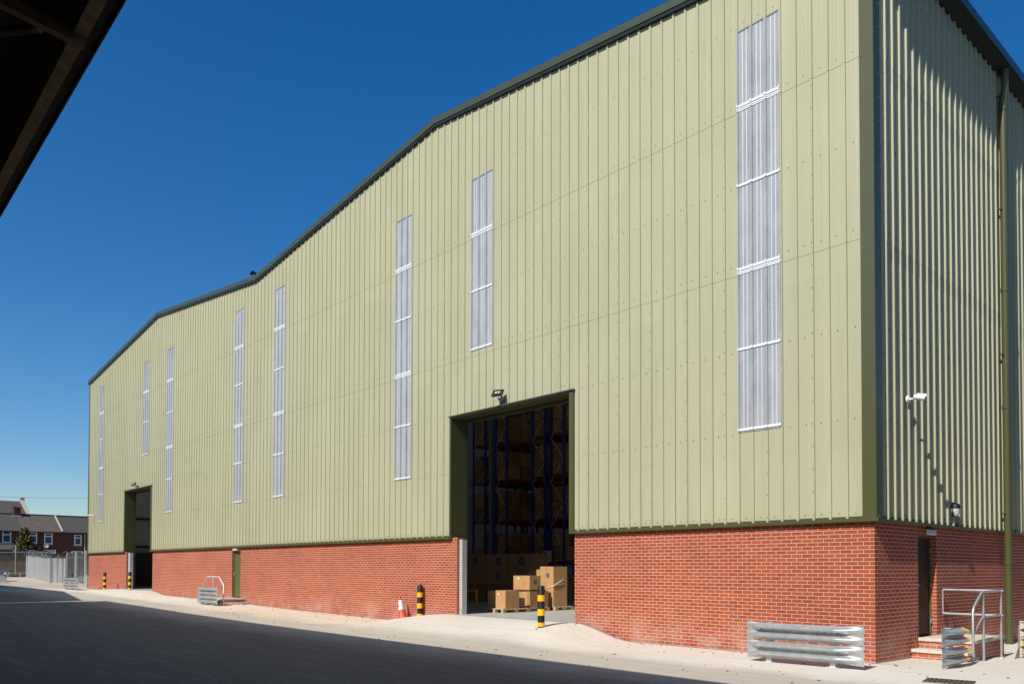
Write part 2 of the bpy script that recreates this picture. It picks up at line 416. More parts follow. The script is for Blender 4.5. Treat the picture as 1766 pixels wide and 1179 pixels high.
b = MB(); clad(b, prf, -51.68, -.04, [(ZB+.02, 8.05, 0), (8.0, 11.56, .005), (11.5, 99, .010)], ztop, holes, mpf)
b.build('front_cladding', M_clad, WH)
# screws
b = MB()
def scr(x, z, o=.012, r=.0062): b.box(x-r, x+r, -.02-o-.012, -.02-o+.004, z-r, z+r)
rows = [2.8, 4.6, 6.35, 8.2, 9.9, 11.65, 13.4, 15.0]
rs = sorted(ribs_f, reverse=True)
for k, (a, c) in enumerate(zip(rs, rs[1:])):
    m_ = (a+c)/2
    for z in rows:
        if z < ztop(m_)-.2 and not any(h[0] < m_ < h[1] and h[2]-.1 < z < h[3]+.1 for h in holes): scr(m_+random.uniform(-.02, .02), z, .008)
    if k % 3 == 2:
        z = 2.8
        while z < ztop(c)-.3:
            if not any(h[0]-.02 < c < h[1]+.02 and h[2]-.1 < z < h[3]+.1 for h in holes[-2:]): scr(c, z, .029, .008)
            z += .45
b.build('fixing_screw', M_screw, WH)['kind'] = 'stuff'
# translucent panels
for (x0, x1, z0) in WINS:
    p = MB(); us = cut(prf, x0, x1)
    for (ua, oa), (ub, ob) in zip(us, us[1:]):
        thin = abs(oa-ob) < .0045 and abs(oa-ob) > .001
        p.quad(mpf(ua, oa+.012, z0-.06), mpf(ub, ob+.012, z0-.06), mpf(ub, ob+.012, WTOP+.03), mpf(ua, oa+.012, WTOP+.03), 1 if thin else 0)
    wo = p.build('translucent_panel', [M_sky, M_skyrib], WH)
    for zj, dbl in ((z0, 0), (6.4, 0), (8.12, 1), (9.92, 0), (11.64, 1)):
        if zj < z0-.01 or (zj > z0 and zj < z0+.3): continue
        q = MB()
        def strip(za, zb, o1, gaps=False):
            uu = cut(prf, x0-.005, x1+.005)
            for (ua, oa), (ub, ob) in zip(uu, uu[1:]):
                A, B_ = (lambda o, u, z: mpf(u, o+o1, z)), 0
                q.quad(A(oa, ua, za), A(ob, ub, za), A(ob, ub, zb), A(oa, ua, zb))
                q.quad(mpf(ua, oa+.01, zb), mpf(ub, ob+.01, zb), mpf(ub, ob+o1, zb), mpf(ua, oa+o1, zb))
                q.quad(mpf(ua, oa+.01, za), mpf(ub, ob+.01, za), mpf(ub, ob+o1, za), mpf(ua, oa+o1, za))
        strip(zj-.026, zj+.026, .03)
        if dbl:
            strip(zj-.115, zj-.026, .0135); strip(zj-.075, zj-.062, .024); strip(zj-.115, zj-.103, .024)
        q.build('closure_strip', M_whitec, wo)
    q = MB(); q.box(x0, x1, -.045, -.03, WTOP+.0, WTOP+.035); q.build('top_edge', M_steel, wo)

# brick plinth, front (facing -y at y=+.012) and side (x=-.012)
BT = ZB+.01
def bwall(b, segs, z0, z1, y0, y1):
    for a, c in segs: b.box(a, c, y0, y1, z0, z1)
b = MB()
PD = (-28.86, -27.96)
bwall(b, [(-51.66, -43.86), (-39.36, PD[0]), (PD[1], -12.53), (-7.68, -.012)], -.5, BT, .012, .24)
b.box(PD[0], PD[1], .012, .24, 2.49, BT); b.box(PD[0], PD[1], .012, .24, -.5, .40)
b.build('brick_plinth', M_brx, WH)
# side plinth with door recess y 1.99..2.99
SD = (2.02, 2.98)
b = MB()
for a, c in ((.24, SD[0]), (SD[1], 59.5)): b.box(-.24, -.012, a, c, -.5, BT)
b.box(-.24, -.012, SD[0], SD[1], 2.43, BT); b.box(-.24, -.012, SD[0], SD[1], -.5, .33)
# jamb faces use the front brick mapping
b.build('side_brick_plinth', M_bry, WH)

# side cladding (x=+.02 outward +x), with corner gap
ribs_s = [.49+.3333*k for k in range(180)]
prs = profile(ribs_s, 0, 60)
mps = lambda u, o, z: (.02+o, u, z)
b = MB(); clad(b, prs, .08, 59.5, [(ZB+.02, 8.05, 0), (8.0, 11.56, .005), (11.5, 14.45, .010)], lambda u: 14.4, [], mps)
b.build('side_cladding', M_clad, WH)
b = MB()
for k, (a, c) in enumerate(zip(ribs_s[:40], ribs_s[1:])):
    m_ = (a+c)/2
    for z in [2.8, 4.6, 6.35, 8.2, 9.9, 11.65, 13.4]: b.box(.022, .042, m_-.008, m_+.008, z-.008, z+.008)
b.build('side_fixing_screw', M_screw, WH)['kind'] = 'stuff'
# left end wall (unseen outside), rear wall, roof, liners
b = MB(); b.box(-51.68, -51.60, 0.02, 60, .2, 14.1); b.build('end_wall', M_clad, WH)
b = MB(); b.box(-51.6, 0, 59.6, 59.8, 0, 14.2); b.build('rear_wall', M_clad, WH)
b = MB()
prev = None
RL = []
for (xa, za), (xb, zb) in zip(TOP, TOP[1:]):
    xa_, xb_ = xa, xb
    if xb == 0: xb_ = .12; zb = zb-.014
    if xa < -51: xa_ = xa-.1
    P = lambda s_, y, o: (xa_+(xb_-xa_)*s_, y, za+(zb-za)*s_+o)
    yy = [-.05, 3, 4, 9, 10, 15, 16, 21, 22, 27, 28, 33, 34, 60]
    for k, (ya, yb) in enumerate(zip(yy, yy[1:])):
        if k % 2:
            for sa, sb in ((0, .2), (.8, 1)): b.poly([P(sa, ya, .03), P(sb, ya, .03), P(sb, yb, .03), P(sa, yb, .03)])
            RL.append([P(.2, ya, .03), P(.8, ya, .03), P(.8, yb, .03), P(.2, yb, .03)])
        else: b.poly([P(0, ya, .03), P(1, ya, .03), P(1, yb, .03), P(0, yb, .03)])
M_rl = M_sky.copy(); M_rl.name = 'added_rooflight_sheet'  # unseen roof panels added to let light in on the racks
for q in M_rl.node_tree.nodes:
    if q.type == 'MIX_SHADER': q.inputs[0].default_value = .36
    if q.type == 'BSDF_TRANSLUCENT': q.inputs[0].default_value = (.8, .8, .8, 1)
for q in RL: c_ = MB(); c_.poly(q); c_.build('added_rooflight', M_rl, WH)
b.build('roof', M_roof, WH)
# interior liner walls with openings, leaving clear of cladding
b = MB()
hol = [(h[0]+.02, h[1]-.02, h[2]+.02, h[3]-.02) for h in holes[:-2]]+[(D1[0]+.02, D1[1]-.1, 0, D1[2]-.0), (D0[0]+.02, D0[1]-.1, 0, D0[2]-.0), (PD[0], PD[1], 0, 2.5)]
flat = [(-52, 0), (0, 0)]
clad(b, flat, -51.55, -.25, [(.2, 99, 0)], lambda u: ztop(u)-.1, hol, lambda u, o, z: (u, .30, z))
b.build('liner_wall', M_liner, WH)
b = MB(); b.box(-.32, -.26, .3, 59.5, .2, 14.1); b.build('side_liner_wall', M_liner, WH)
b = MB(); b.box(-51.58, -51.50, .3, 59.5, .2, 13.9)
b.build('end_liner_wall', M_liner, WH)
for z in (3.1, 5.0, 7.2): b = MB(); b.box(-51.498, -51.36, .3, 59.4, z, z+.14); b.build('wall_rail', M_trimd, WH)
b = MB(); b.box(-51.34, -51.30, .3, 59.4, .4, 2.75); b.build('inner_brick_wall', M_dbr, WH)
b = MB(); b.box(-30, -.3, .014, 59.5, .0, .352); b.box(-51.5, -30.0, .014, 59.5, .0, .482); b.build('floor_slab', M_slab, WH)
b = MB()
for x in (-31.5, -46.5): b.box(x, x+.3, 20, 20.3, .4, 14)
for k in range(5): b.box(-51.4, -31, 21, 21.1, 3+k*2.2, 3.15+k*2.2)
b.box(-31.3, -31.2, 3, 59, .4, 14.2)
b.build('partition_wall', M_liner, WH)

# drip flashing, corner trim, verge trim, gutter, downpipe
b = MB()
for a, c in ((-51.70, D0[0]+.02), (D0[1]-.02, D1[0]+.02), (D1[1]-.02, .10)):
    b.box(a, c, -.098, .0, ZB-.035, ZB+.028); b.box(a, c, -.035, -.018, ZB+.005, ZB+.07)
b.box(.0, .098, .0, 59.5, ZB-.035, ZB+.005); b.box(.018, .035, -.018, 59.5, ZB+.005, ZB+.07)
b.build('drip_flashing', M_trim, WH)
b = MB(); b.box(-.195, .070, -.086, -.078, ZB+.005, 14.2); b.box(.060, .072, -.078, .20, ZB+.005, 14.3)
b.box(-.195, -.187, -.078, -.03, ZB+.005, 14.2); b.box(.02, .06, .19, .20, ZB+.005, 14.3)
b.build('corner_trim', M_trim, WH)
b = MB()
z = 2.9
while z < 14: b.box(-.165, -.15, -.096, -.086, z, z+.015); b.box(.072, .082, .15, .165, z+.1, z+.115); z += .45
b.build('trim_screw', M_screw, WH)['kind'] = 'stuff'
b = MB(); b.box(-51.76, -51.60, -.075, -.06, ZB, 14.05); b.box(-51.775, -51.76, -.06, .3, ZB, 14.05); b.build('end_corner_trim', M_trim, WH)
b = MB(); c_ = MB()
def verge(bb, xa, za, xb, zb, dz0, dz1, y0, y1):
    P = [(xa, y0, za+dz0), (xb, y0, zb+dz0), (xb, y0, zb+dz1), (xa, y0, za+dz1)]; Q = [(p[0], y1, p[2]) for p in P]
    bb.quad(*P); bb.quad(*Q)
    for k in range(4): bb.quad(P[k], P[(k+1) % 4], Q[(k+1) % 4], Q[k])
for (xa, za), (xb, zb) in zip(TOP, TOP[1:]):
    if xb == 0: zb -= .03; xb = .22
    if xa < -51: xa -= .14; za -= .016
    verge(b, xa, za, xb, zb, -.04, .15, -.135, .2)
    verge(c_, xa, za, xb, zb, -.13, -.04, -.115, -.08)
b.build('verge_trim', M_trimd, WH); c_.build('verge_drip', M_gut, WH)
# filler under the verge so no sky shows over the sheets
b = MB(); b.prism([(-.15, 13.98), (.10, 13.98), (.30, 14.12), (.30, 14.30), (-.15, 14.30)], 'y', -.10, 60)
b.prism([(.02, 14.02), (.30, 14.12), (.33, 14.12), (.33, 14.34), (.30, 14.34), (.30, 14.2), (.02, 14.2)], 'y', -.12, 59.9)
b.build('gutter', M_gut, WH)
def downpipe(y):
    b = MB(); b.tube([(.20, y, 14.05), (.20, y, 13.6), (.15, y, 13.3), (.15, y, -.09)], .085, 18)
    dp = b.build('downpipe', M_trim, WH, smooth=True)
    for z in (13.1, 8.6, 5.7, 1.9): b = MB(); b.lathe([(.083, -.05), (.096, -.045), (.096, .045), (.083, .05)], 18, (.15, y, z)); b.build('pipe_collar', M_trim, dp)
    for z in (13.4, 10.6, 7.0, 3.1): b = MB(); b.box(.02, .14, y-.13, y-.08, z-.02, z+.02); b.build('pipe_bracket', M_trimd, dp)
downpipe(7.08); downpipe(25)

# big door openings
def opening(D, zf, name, jl, jr):
    x0, x1, zt = D; dep = .46
    b = MB()
    # left jamb flashing + reveal
    b.box(x0-.03, x0+.045, -.075, -.062, ZB-.035, zt+.02); b.box(x0+.035, x0+.045, -.062, dep, ZB-.03, zt)
    b.box(x1-.125, x1+.03, -.075, -.062, ZB-.035, zt-.02); b.box(x1-.125, x1-.113, -.062, dep, ZB-.03, zt)
    b.box(x1+.016, x1+.03, -.062, -.02, ZB-.035, zt)
    b.box(x0-.04, x1+.05, -.115, -.0, zt-.005, zt+.03)
    b.box(x0+.045, x1-.125, -.078, -.065, zt-.045, zt-.005); b.box(x0+.045, x1-.125, -.065, dep, zt-.045, zt-.03)
    b.box(x0+.045, x1-.125, dep-.06, dep, zt-.14, zt-.045)
    o = b.build('opening_trim', M_trim, WH)
    # guard channels on the brick jambs
    for (xa, xb) in (jl,):
        b = MB(); b.box(xa, xb, .10, .115, zf, ZB-.06); b.box(xa, xa+.012, .115, .28, zf, ZB-.06); b.box(xb-.012, xb, .115, .28, zf, ZB-.06)
        for z in (.3, 2.0): b.lathe([(.0, 0), (.02, 0), (.02, .01)], 8, (0, 0, 0)) if 0 else None
        g = b.build('guard_post', M_galvw, WH)
    b = MB(); b.box(x0-.02, x0+.05, dep+.01, dep+.12, zf, zt+.1); b.box(x1-.12, x1-.05, dep+.01, dep+.12, zf, zt+.1)
    b.box(x0+.2, x1-.1, dep+.02, dep+.6, zt+.0, zt+.65)
    b.build('roller_door_housing', M_trimd, WH)
opening(D1, .352, 'd1', (-12.55, -12.40), (-7.83, -7.69))
opening(D0, .482, 'd0', (-43.80, -43.50), (-39.52, -39.38))

# personnel doors
def pdoor(axis, a, c, zb, zt, rec):
    if axis == 'x':
        m_ = lambda b_, u0, u1, d0, d1, z0, z1, mi=0: b_.box(u0, u1, d0+.012, d1+.012, z0, z1, mi)
    else:
        m_ = lambda b_, u0, u1, d0, d1, z0, z1, mi=0: b_.box(-d1-.012, -d0-.012, u0, u1, z0, z1, mi)
    b = MB(); m_(b, a+.05, c-.05, rec, rec+.05, zb+.02, zt-.05)
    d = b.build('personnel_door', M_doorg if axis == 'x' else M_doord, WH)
    b = MB(); m_(b, a, a+.05, rec-.03, rec+.08, zb, zt); m_(b, c-.05, c, rec-.03, rec+.08, zb, zt); m_(b, a+.05, c-.05, rec-.03, rec+.08, zt-.05, zt)
    b.build('door_frame', M_doorg, d)
    b = MB()
    for z in (zb+.25, zt-.35, zb+1.0): m_(b, c-.075, c-.045, rec-.05, rec-.03, z, z+.1)
    b.build('hinge', M_galv, d)
    b = MB(); m_(b, a+.10, a+.14, rec-.06, rec-.0, zb+.95, zb+1.15); m_(b, a+.10, a+.24, rec-.07, rec-.055, zb+1.05, zb+1.07); b.build('handle', M_galv, d)
pdoor('x', PD[0]+.004, PD[1], .41, 2.49, .10)
pdoor('y', SD[0], SD[1]-.006, .345, 2.43, .13)

# ------------------------------------------------------------------ fittings on the walls
def bulkhead(loc, face, label):
    t = thing('emergency_light', label, 'wall light', loc, face, 'slim emergency lights over the small doors')
    b = MB(); b.box(-.21, .21, -.055, 0, -.055, .055); b.build('housing', M_white, t, bevel=.008)
    b = MB(); b.box(-.19, .19, -.07, -.055, -.045, .035); b.build('diffuser', M_lens, t, bevel=.006)
bulkhead((.0, 2.61, 2.50), R(90), 'slim white emergency light above the door beside the handrail on the side wall')
bulkhead((-28.45, .0, 2.56), 0, 'slim white emergency light above the green door in the long front wall')
def cctv(loc, face, label, tilt=-.25):
    t = thing('cctv_camera', label, 'security camera', loc, face, 'white security cameras on the cladding')
    b = MB(); b.tube([(0, 0, 0), (0, -.03, 0)], .075, 18); b.tube([(0, -.03, 0), (0, -.05, 0)], [.075, .05], 18); b.build('mount_base', M_white, t, smooth=True)
    b = MB(); b.tube([(0, -.04, 0), (0, -.12, -.005), (0, -.16, .02)], .02, 10); b.build('bracket_arm', M_white, t, smooth=True)
    b = MB(); d = Vector((.05, -.19, -.05)); p0 = Vector((-.01, -.13, .035)); b.tube([p0, p0+d*.25, p0+d], [.046, .052, .052], 16); b.build('camera_body', M_white, t, smooth=True)
    b = MB(); b.tube([p0+d*.98, p0+d*1.04], .042, 16); b.build('lens', M_black, t, smooth=True)
    b = MB(); b.tube([p0+d*.3+Vector((0, 0, .05)), p0+d*1.15+Vector((0, 0, .056))], .04, 4); b.build('sun_shield', M_white, t)
    return t
cctv((.056, 1.38, 5.09), R(90), 'white bullet security camera high on the side wall near the corner')
cctv((-50.35, -.055, 5.10), R(-25), 'small white security camera near the far left end of the front wall')
t = thing('wall_lamp', 'black capped oval bulkhead lamp with white lens low on the side cladding', 'wall light', (.056, 3.80, 3.03), R(90)); t.scale = (.88, .88, .88)
b = MB(); b.box(-.12, .12, -.02, 0, -.18, .18); b.build('back_plate', M_black, t, bevel=.008)
b = MB(); prof = [(.10, -.17), (.115, -.1), (.115, .03)]
b.lathe([(.0, -.165), (.06, -.15), (.095, -.09), (.105, .03), (.0, .03)], 20, (0, -.04, 0)); b.build('lens', M_lens, t, smooth=True)
b = MB(); b.lathe([(.115, .03), (.118, .06), (.09, .13), (.04, .165), (0, .17)], 20, (0, -.04, 0)); b.lathe([(.0, .03), (.115, .03)], 20, (0, -.04, 0)); b.build('hood', M_black, t, smooth=True)
def flood(loc, label, rz=0, s=1):
    t = thing('floodlight', label, 'floodlight', loc, rz, 'black floodlights over the loading doors'); t.scale = (s*.76,)*3
    b = MB(); b.tube([(0, 0, 0), (0, -.07, 0)], .06, 12); b.box(-.09, .09, -.10, -.06, -.02, .02); b.box(-.10, -.08, -.20, -.06, -.02, .06); b.box(.08, .10, -.20, -.06, -.02, .06); b.build('bracket', M_galvw, t)
    A = Matrix.Translation((-.05, -.30, .20)) @ Matrix.Rotation(R(-38), 4, 'X') @ Matrix.Rotation(R(0), 4, 'Z')
    b = MB(); b.box(-.21, .21, -.03, .03, -.16, .16, 0, A); [b.box(-.15+k*.05, -.14+k*.05, .03, .07, -.12, .12, 0, A) for k in range(7)]; b.build('lamp_head', M_black, t)
    b = MB(); b.box(-.17, .17, -.036, -.031, -.12, .12, 0, A); b.build('glass', M_glassd, t)
    b = MB(); b.box(-.10, -.015, -.041, -.037, -.05, .05, 0, A); b.box(.015, .10, -.041, -.037, -.05, .05, 0, A); b.build('led_panel', mat('pale_led', (.6, .45, .3), .4), t)
    b = MB(); b.box(.02, .12, -.16, -.08, .03, .10); b.build('junction_box', M_galvw, t)
    return t
flood((-10.45, -.04, 6.50), 'black square floodlight above the large open loading door with cartons inside', R(25))
flood((-41.9, -.04, 6.36), 'small black floodlight above the far left open loading door', R(20), .9)
t = thing('roof_floodlight', 'dark floodlight standing on the roof edge at the valley between the two gables', 'floodlight', (-26.5, -.10, 14.3)); t.scale = (.75, .75, .62)
b = MB(); b.box(-.04, .04, -.04, .04, 0, .30); b.build('bracket', M_gut, t)
b = MB(); A = Matrix.Translation((-.12, -.10, .33)) @ Matrix.Rotation(R(-20), 4, 'Y') @ Matrix.Rotation(R(-15), 4, 'X'); b.box(-.24, .12, -.10, .10, -.04, .04, 0, A); b.build('lamp_head', M_black, t, bevel=.01)

# ------------------------------------------------------------------ side door steps and handrail
t = thing('brick_steps', 'brick steps with pale concrete treads at the side door', 'steps')
b = MB(); b.box(.0, 1.00, 1.98, 3.80, -.3, .285); b.box(.0, 1.00, 1.62, 1.98, -.3, .085)
b.build('brick_base', M_brx, t)
b = MB(); b.box(0, 1.04, 1.95, 3.82, .287, .355); b.box(0, 1.04, 1.585, 1.949, .087, .150); b.build('tread', M_conc, t, bevel=.008)
t = thing('handrail', 'galvanised tubular handrail around the side door steps', 'handrail')
gt = M_galv
def tb(name, pts, r=.0235, par=None): b = MB(); b.tube(pts, r, 12); return b.build(name, gt, par or t, smooth=True)
zb_ = -.06
tb('post', [(1.13, 1.60, zb_), (1.13, 1.60, .93), (1.13, 1.66, 1.02), (1.13, 2.05, 1.27), (1.13, 2.17, 1.30), (1.13, 3.22, 1.30)])
tb('post', [(1.13, 2.17, zb_), (1.13, 2.17, 1.27)]); tb('post', [(1.13, 3.20, zb_), (1.13, 3.20, 1.29)])
tb('top_rail', [(.03, 3.20, 1.30), (1.17, 3.20, 1.30)]); tb('mid_rail', [(.03, 3.20, .80), (1.17, 3.20, .80)])
tb('mid_rail', [(1.13, 1.62, .50), (1.13, 2.05, .77), (1.13, 2.17, .81), (1.13, 3.20, .81)], .020)
tb('end_bar', [(.03, 3.20, 1.30), (.03, 3.20, .80)], .018)
for x in (0,):
    b = MB()
    for y in (1.6, 2.17, 3.2): b.lathe([(.0, .012), (.055, .012), (.06, 0)], 12, (1.13, y, -.055))
    b.build('base_flange', gt, t)

# ------------------------------------------------------------------ crash barriers
def wprof(n=29):
    """W-beam section: (depth out, z) over 0.31 m height"""
    pts = []
    H = .31
    for k in range(n):
        s = k/(n-1); z = s*H
        # two humps outward
        d = .5-.5*math.cos(4*math.pi*s); d = min(1, max(0, (d-.08)*1.25)); pts.append((d*.11, z))
    return pts
def wbeam(L, f0, f1, yellow=None, off=0):
    """beam along local x 0..L, hump facing -y. f0/f1: flare lengths at ends (0 = cut end)"""
    b = MB(); pr = wprof(); th = .006
    N = max(12, int(L/.05)); rows_ = []
    for i in range(N+1):
        x = L*i/N; k = 1.0
        if f0 and x < f0: k = sstep(x/f0)*.95+.05
        if f1 and x > L-f1: k = min(k, sstep((L-x)/f1)*.95+.05)
        ring = []
        sp = 1+.16*(1-k)
        for d, z in pr: ring.append((x, -(d*k)-off, .155+(z-.155)*sp))
        rows_.append(ring)
    n = len(pr)
    for s_, o in ((0, 0), (1, th)):
        for i in range(N):
            for j in range(n-1):
                q = [rows_[i][j], rows_[i+1][j], rows_[i+1][j+1], rows_[i][j+1]]
                q = [(p[0], p[1]+o, p[2]) for p in q]; b.quad(*q, 1 if (yellow and ((yellow > 0 and i >= N-3) or (yellow < 0 and i < 3))) else 0)
    for ring in (rows_[0], rows_[-1]):
        for j in range(n-1): b.quad(ring[j], ring[j+1], (ring[j+1][0], ring[j+1][1]+th, ring[j+1][2]), (ring[j][0], ring[j][1]+th, ring[j][2]), 1 if (yellow and (ring is rows_[-1]) == (yellow > 0)) else 0)
    return b
def barrier(name, label, loc, rz, L, f0, f1, yellow=None, z0=.06, posts=(), bolts=True, lapx=None):
    t = thing(name, label, 'crash barrier', loc, rz, 'galvanised crash barriers round the warehouse')
    for k in range(2):
        bb = wbeam(L, f0, f1, yellow)
        o = bb.build('barrier_beam', [M_galv, M_yel], t, smooth=True, loc=(0, 0, z0+k*.345))
        if bolts:
            q = MB()
            for px_ in posts:
                for dx in (-.12, .12):
                    q.lathe([(0, 0), (.016, 0), (.016, .012), (0, .012)], 8, (px_+dx, -.04, .155+.02))
                    q.box(px_+dx-.014, px_+dx+.014, -.092, -.078, .065, .09); q.box(px_+dx-.014, px_+dx+.014, -.092, -.078, .225, .25)
            q.build('bolt', M_iron, o)
    for px_ in posts:
        q = MB(); q.box(px_-.05, px_+.05, .01, .13, -.08, z0+.66); q.box(px_-.10, px_+.10, -.05, .19, -.02, .012)
        q.build('post', M_galvw, t)
    return t
t = barrier('crash_barrier', 'long double beam crash barrier with flared ends in front of the brick corner', (-1.84, -1.38, zg(-1, -1.3)), R(4), 2.17, .30, .45, None, .085, (.42, 1.62))
barrier('crash_barrier', 'short crash barrier with a yellow cut end in front of the brick steps', (1.17, -.06, -.03), R(90), 1.06, .40, 0, 1, .05, (.5,))
t = barrier('crash_barrier', 'crash barrier with a yellow cut end at the right edge beside the downpipe', (1.40, 3.42, -.06), R(90), 2.0, 0, .5, -1, .07, (.5, 1.5))
b = MB(); b.prism([(-.35, -.02), (.02, -.02), (.02, .66), (-.03, .66), (-.06, .22)], 'y', .012, .02); b.build('end_plate', M_galvd, t)
barrier('crash_barrier', 'crash barrier standing before the steps of the green door in the long wall', (-28.3, -1.75, zg(-27.5, -1.7)), 0, 2.15, .45, .3, None, .07, (.4, 1.6))
t = barrier('crash_barrier', 'crash barrier furthest left standing by the end of the warehouse', (-51.3, -1.55, zg(-50, -1.5)), 0, 3.3, .35, .3, None, .06, (.5, 1.7, 2.8))
barrier('crash_barrier', 'shaded crash barrier running back beside the far end wall of the warehouse', (-52.35, .1, zg(-52, 0)-.02), R(3), .9, 0, 0, None, .08, (.75,))
b = MB(); b.tube([(0, 0, 0), (0, 0, .92)], .06, 12)
o = b.build('barrier_end_post', M_galvw, loc=(-51.85, -.05, zg(-52, 0)-.03), smooth=True); tag(o, 'short round pale post by the far left brick corner', 'post')

# rails by the far personnel door
t = thing('guard_rail', 'arched galvanised guard rail standing behind the middle crash barrier', 'guard rail')
z0 = zg(-27.3, -1.4)-.02
b = MB(); b.tube([(-28.35, -1.45, z0), (-28.35, -1.45, z0+.85), (-27.95, -1.45, z0+1.2), (-26.75, -1.45, z0+1.2), (-26.25, -1.45, z0+.85), (-26.25, -1.45, z0)], .028, 10); b.build('arched_rail', M_galvw, t, smooth=True)
b = MB(); b.tube([(-27.35, -1.45, z0), (-27.35, -1.45, z0+1.2)], .026, 10); b.build('post', M_galvw, t, smooth=True)
t = thing('brick_steps', 'low brick steps with pale treads at the green door in the long wall', 'steps')
b = MB(); b.box(-29.0, -27.45, -1.15, 0.0, 0, .34); b.box(-27.45, -27.10, -1.25, 0.0, 0, .18); b.build('brick_base', M_bry, t)
b = MB(); b.box(-29.02, -27.43, -1.17, 0.0, .342, .405); b.box(-27.43, -27.08, -1.27, 0.0, .182, .245); b.build('tread', M_conc, t, bevel=.008)

# ------------------------------------------------------------------ bollards, cone
def bollard(loc, label, h=1.0):
    t = thing('bollard', label, 'bollard', loc, 0, 'black and yellow striped bollards by the loading doors'); r = .088
    b = MB(); b.lathe([(r-.002, -.25), (r-.002, h-.02), (r-.012, h-.005), (0, h)], 28); b.build('sleeve', M_black, t, smooth=True)
    for a, c in ((.02, .115), (.285, .445), (.635, .785)):
        q = MB(); q.lathe([(r-.002, a), (r+.002, a+.001), (r+.002, c-.001), (r-.002, c)], 28); q.build('yellow_band', M_yel, t, smooth=True)
    return t
B1 = bollard((-7.62, -1.25, zg(-7.62, -1.25)), 'striped bollard in front of the cartons on the right of the large loading door', 1.02)
for x, y, l in ((-14.22, -.14, 'striped bollard beside the traffic cone left of the large loading door'),
                (-41.75, -.42, 'striped bollard in front of the far loading door opening'),
                (-45.3, -.75, 'striped bollard against brick left of the far loading door')):
    dup(B1, (x, y, zg(x, y)), label=l)
t = thing('traffic_cone', 'faded red traffic cone with a white sleeve leaning by the brick wall', 'traffic cone', (-14.90, -.30, zg(-14.9, -.30)-.02))
t.rotation_euler = (R(4), R(-11), R(0))
b = MB(); b.lathe([(.235, 0), (.235, .03), (.17, .045), (.155, .06), (.095, .36)], 28); b.lathe([(.052, .66), (.03, .82), (.02, .83), (0, .83)], 28); b.build('cone_body', M_orange, t, smooth=True)
b = MB(); b.lathe([(.098, .345), (.10, .35), (.052, .66), (.048, .665)], 28); b.build('reflective_sleeve', M_refl, t, smooth=True)
b = MB(); b.prism([(-.03, .45), (.03, .45), (0, .51)], 'y', -.0905, -.084); b.build('sleeve_mark', M_orange, t)
# base square
b = MB(); b.box(-.25, .25, -.25, .25, 0, .028); b.build('base', M_orange, t, bevel=.01)

# drain grating and stones
t = thing('drain_cover', 'worn iron drain grating set in the concrete at bottom right', 'drain cover', (1.83, -1.62, -.019), R(12))
b = MB()
for k in range(9): b.box(-.30+k*.07, -.30+k*.07+.035, -.22, .22, .001, .014)
b.box(-.34, .34, -.26, -.22, .001, .014); b.box(-.34, .34, .22, .26, .001, .014); b.box(-.34, -.31, -.26, .26, .001, .012); b.box(.31, .34, -.26, .26, .001, .012); b.box(-.31, .31, -.015, .015, .002, .013)
b.build('grating', M_iron, t)
b = MB(); b.box(-.34, .34, -.26, .26, -.02, .0004); b.build('recess', M_gut, t)
b = MB()
for k in range(330):
    x = random.uniform(-34, 3); y = -random.uniform(0.05, 4.6)**1 if random.random() < .6 else -random.uniform(.02, .5)
    if -12.6 < x < -7.6 and y > -3: continue
    r = random.uniform(.006, .022); z = zg(x, y); a = random.random()*3; A = Matrix.Translation((x, y, z)) @ Matrix.Rotation(a, 4, 'Z')
    b.box(-r, r*1.3, -r, r*.8, -.003, r*.9, 0, A)
o = b.build('gravel', mat('brown_grit', (.22, .17, .12), .9)); tag(o, 'loose grit scattered on the concrete', 'grit', kind='stuff')
o['label'] = 'loose brown grit scattered over the concrete apron'

# ------------------------------------------------------------------ inside the large door
def roundel(b, c, r, ax, out, mi0=1, mi1=2):
    """printed ring emblem with a zigzag mark; ax 'x': face in xz plane at y=out; 'y': face in yz plane at x=out"""
    def P(u, v, d): return (c[0]+u, out-d, c[1]+v) if ax == 'x' else (out+d, c[0]+u, c[1]+v)
    n = 24
    b.poly([P(r*math.cos(2*math.pi*k/n), r*math.sin(2*math.pi*k/n), .002) for k in range(n)], mi0)
    for k in range(n):
        a0, a1 = 2*math.pi*k/n, 2*math.pi*(k+1)/n
        b.quad(*[P(q*math.cos(a), q*math.sin(a), .003) for q, a in ((r*.80, a0), (r*.80, a1), (r*.68, a1), (r*.68, a0))], mi1)
    zz = [(-.42, .45), (-.18, -.4), (0, .1), (.18, -.4), (.42, .45)]
    for (u0, v0), (u1, v1) in zip(zz, zz[1:]):
        b.quad(P((u0-.07)*r, v0*r, .003), P((u0+.07)*r, v0*r, .003), P((u1+.07)*r, v1*r, .003), P((u1-.07)*r, v1*r, .003), mi1)
M_prnt2 = mat('pale_print', (.34, .30, .24), .7)
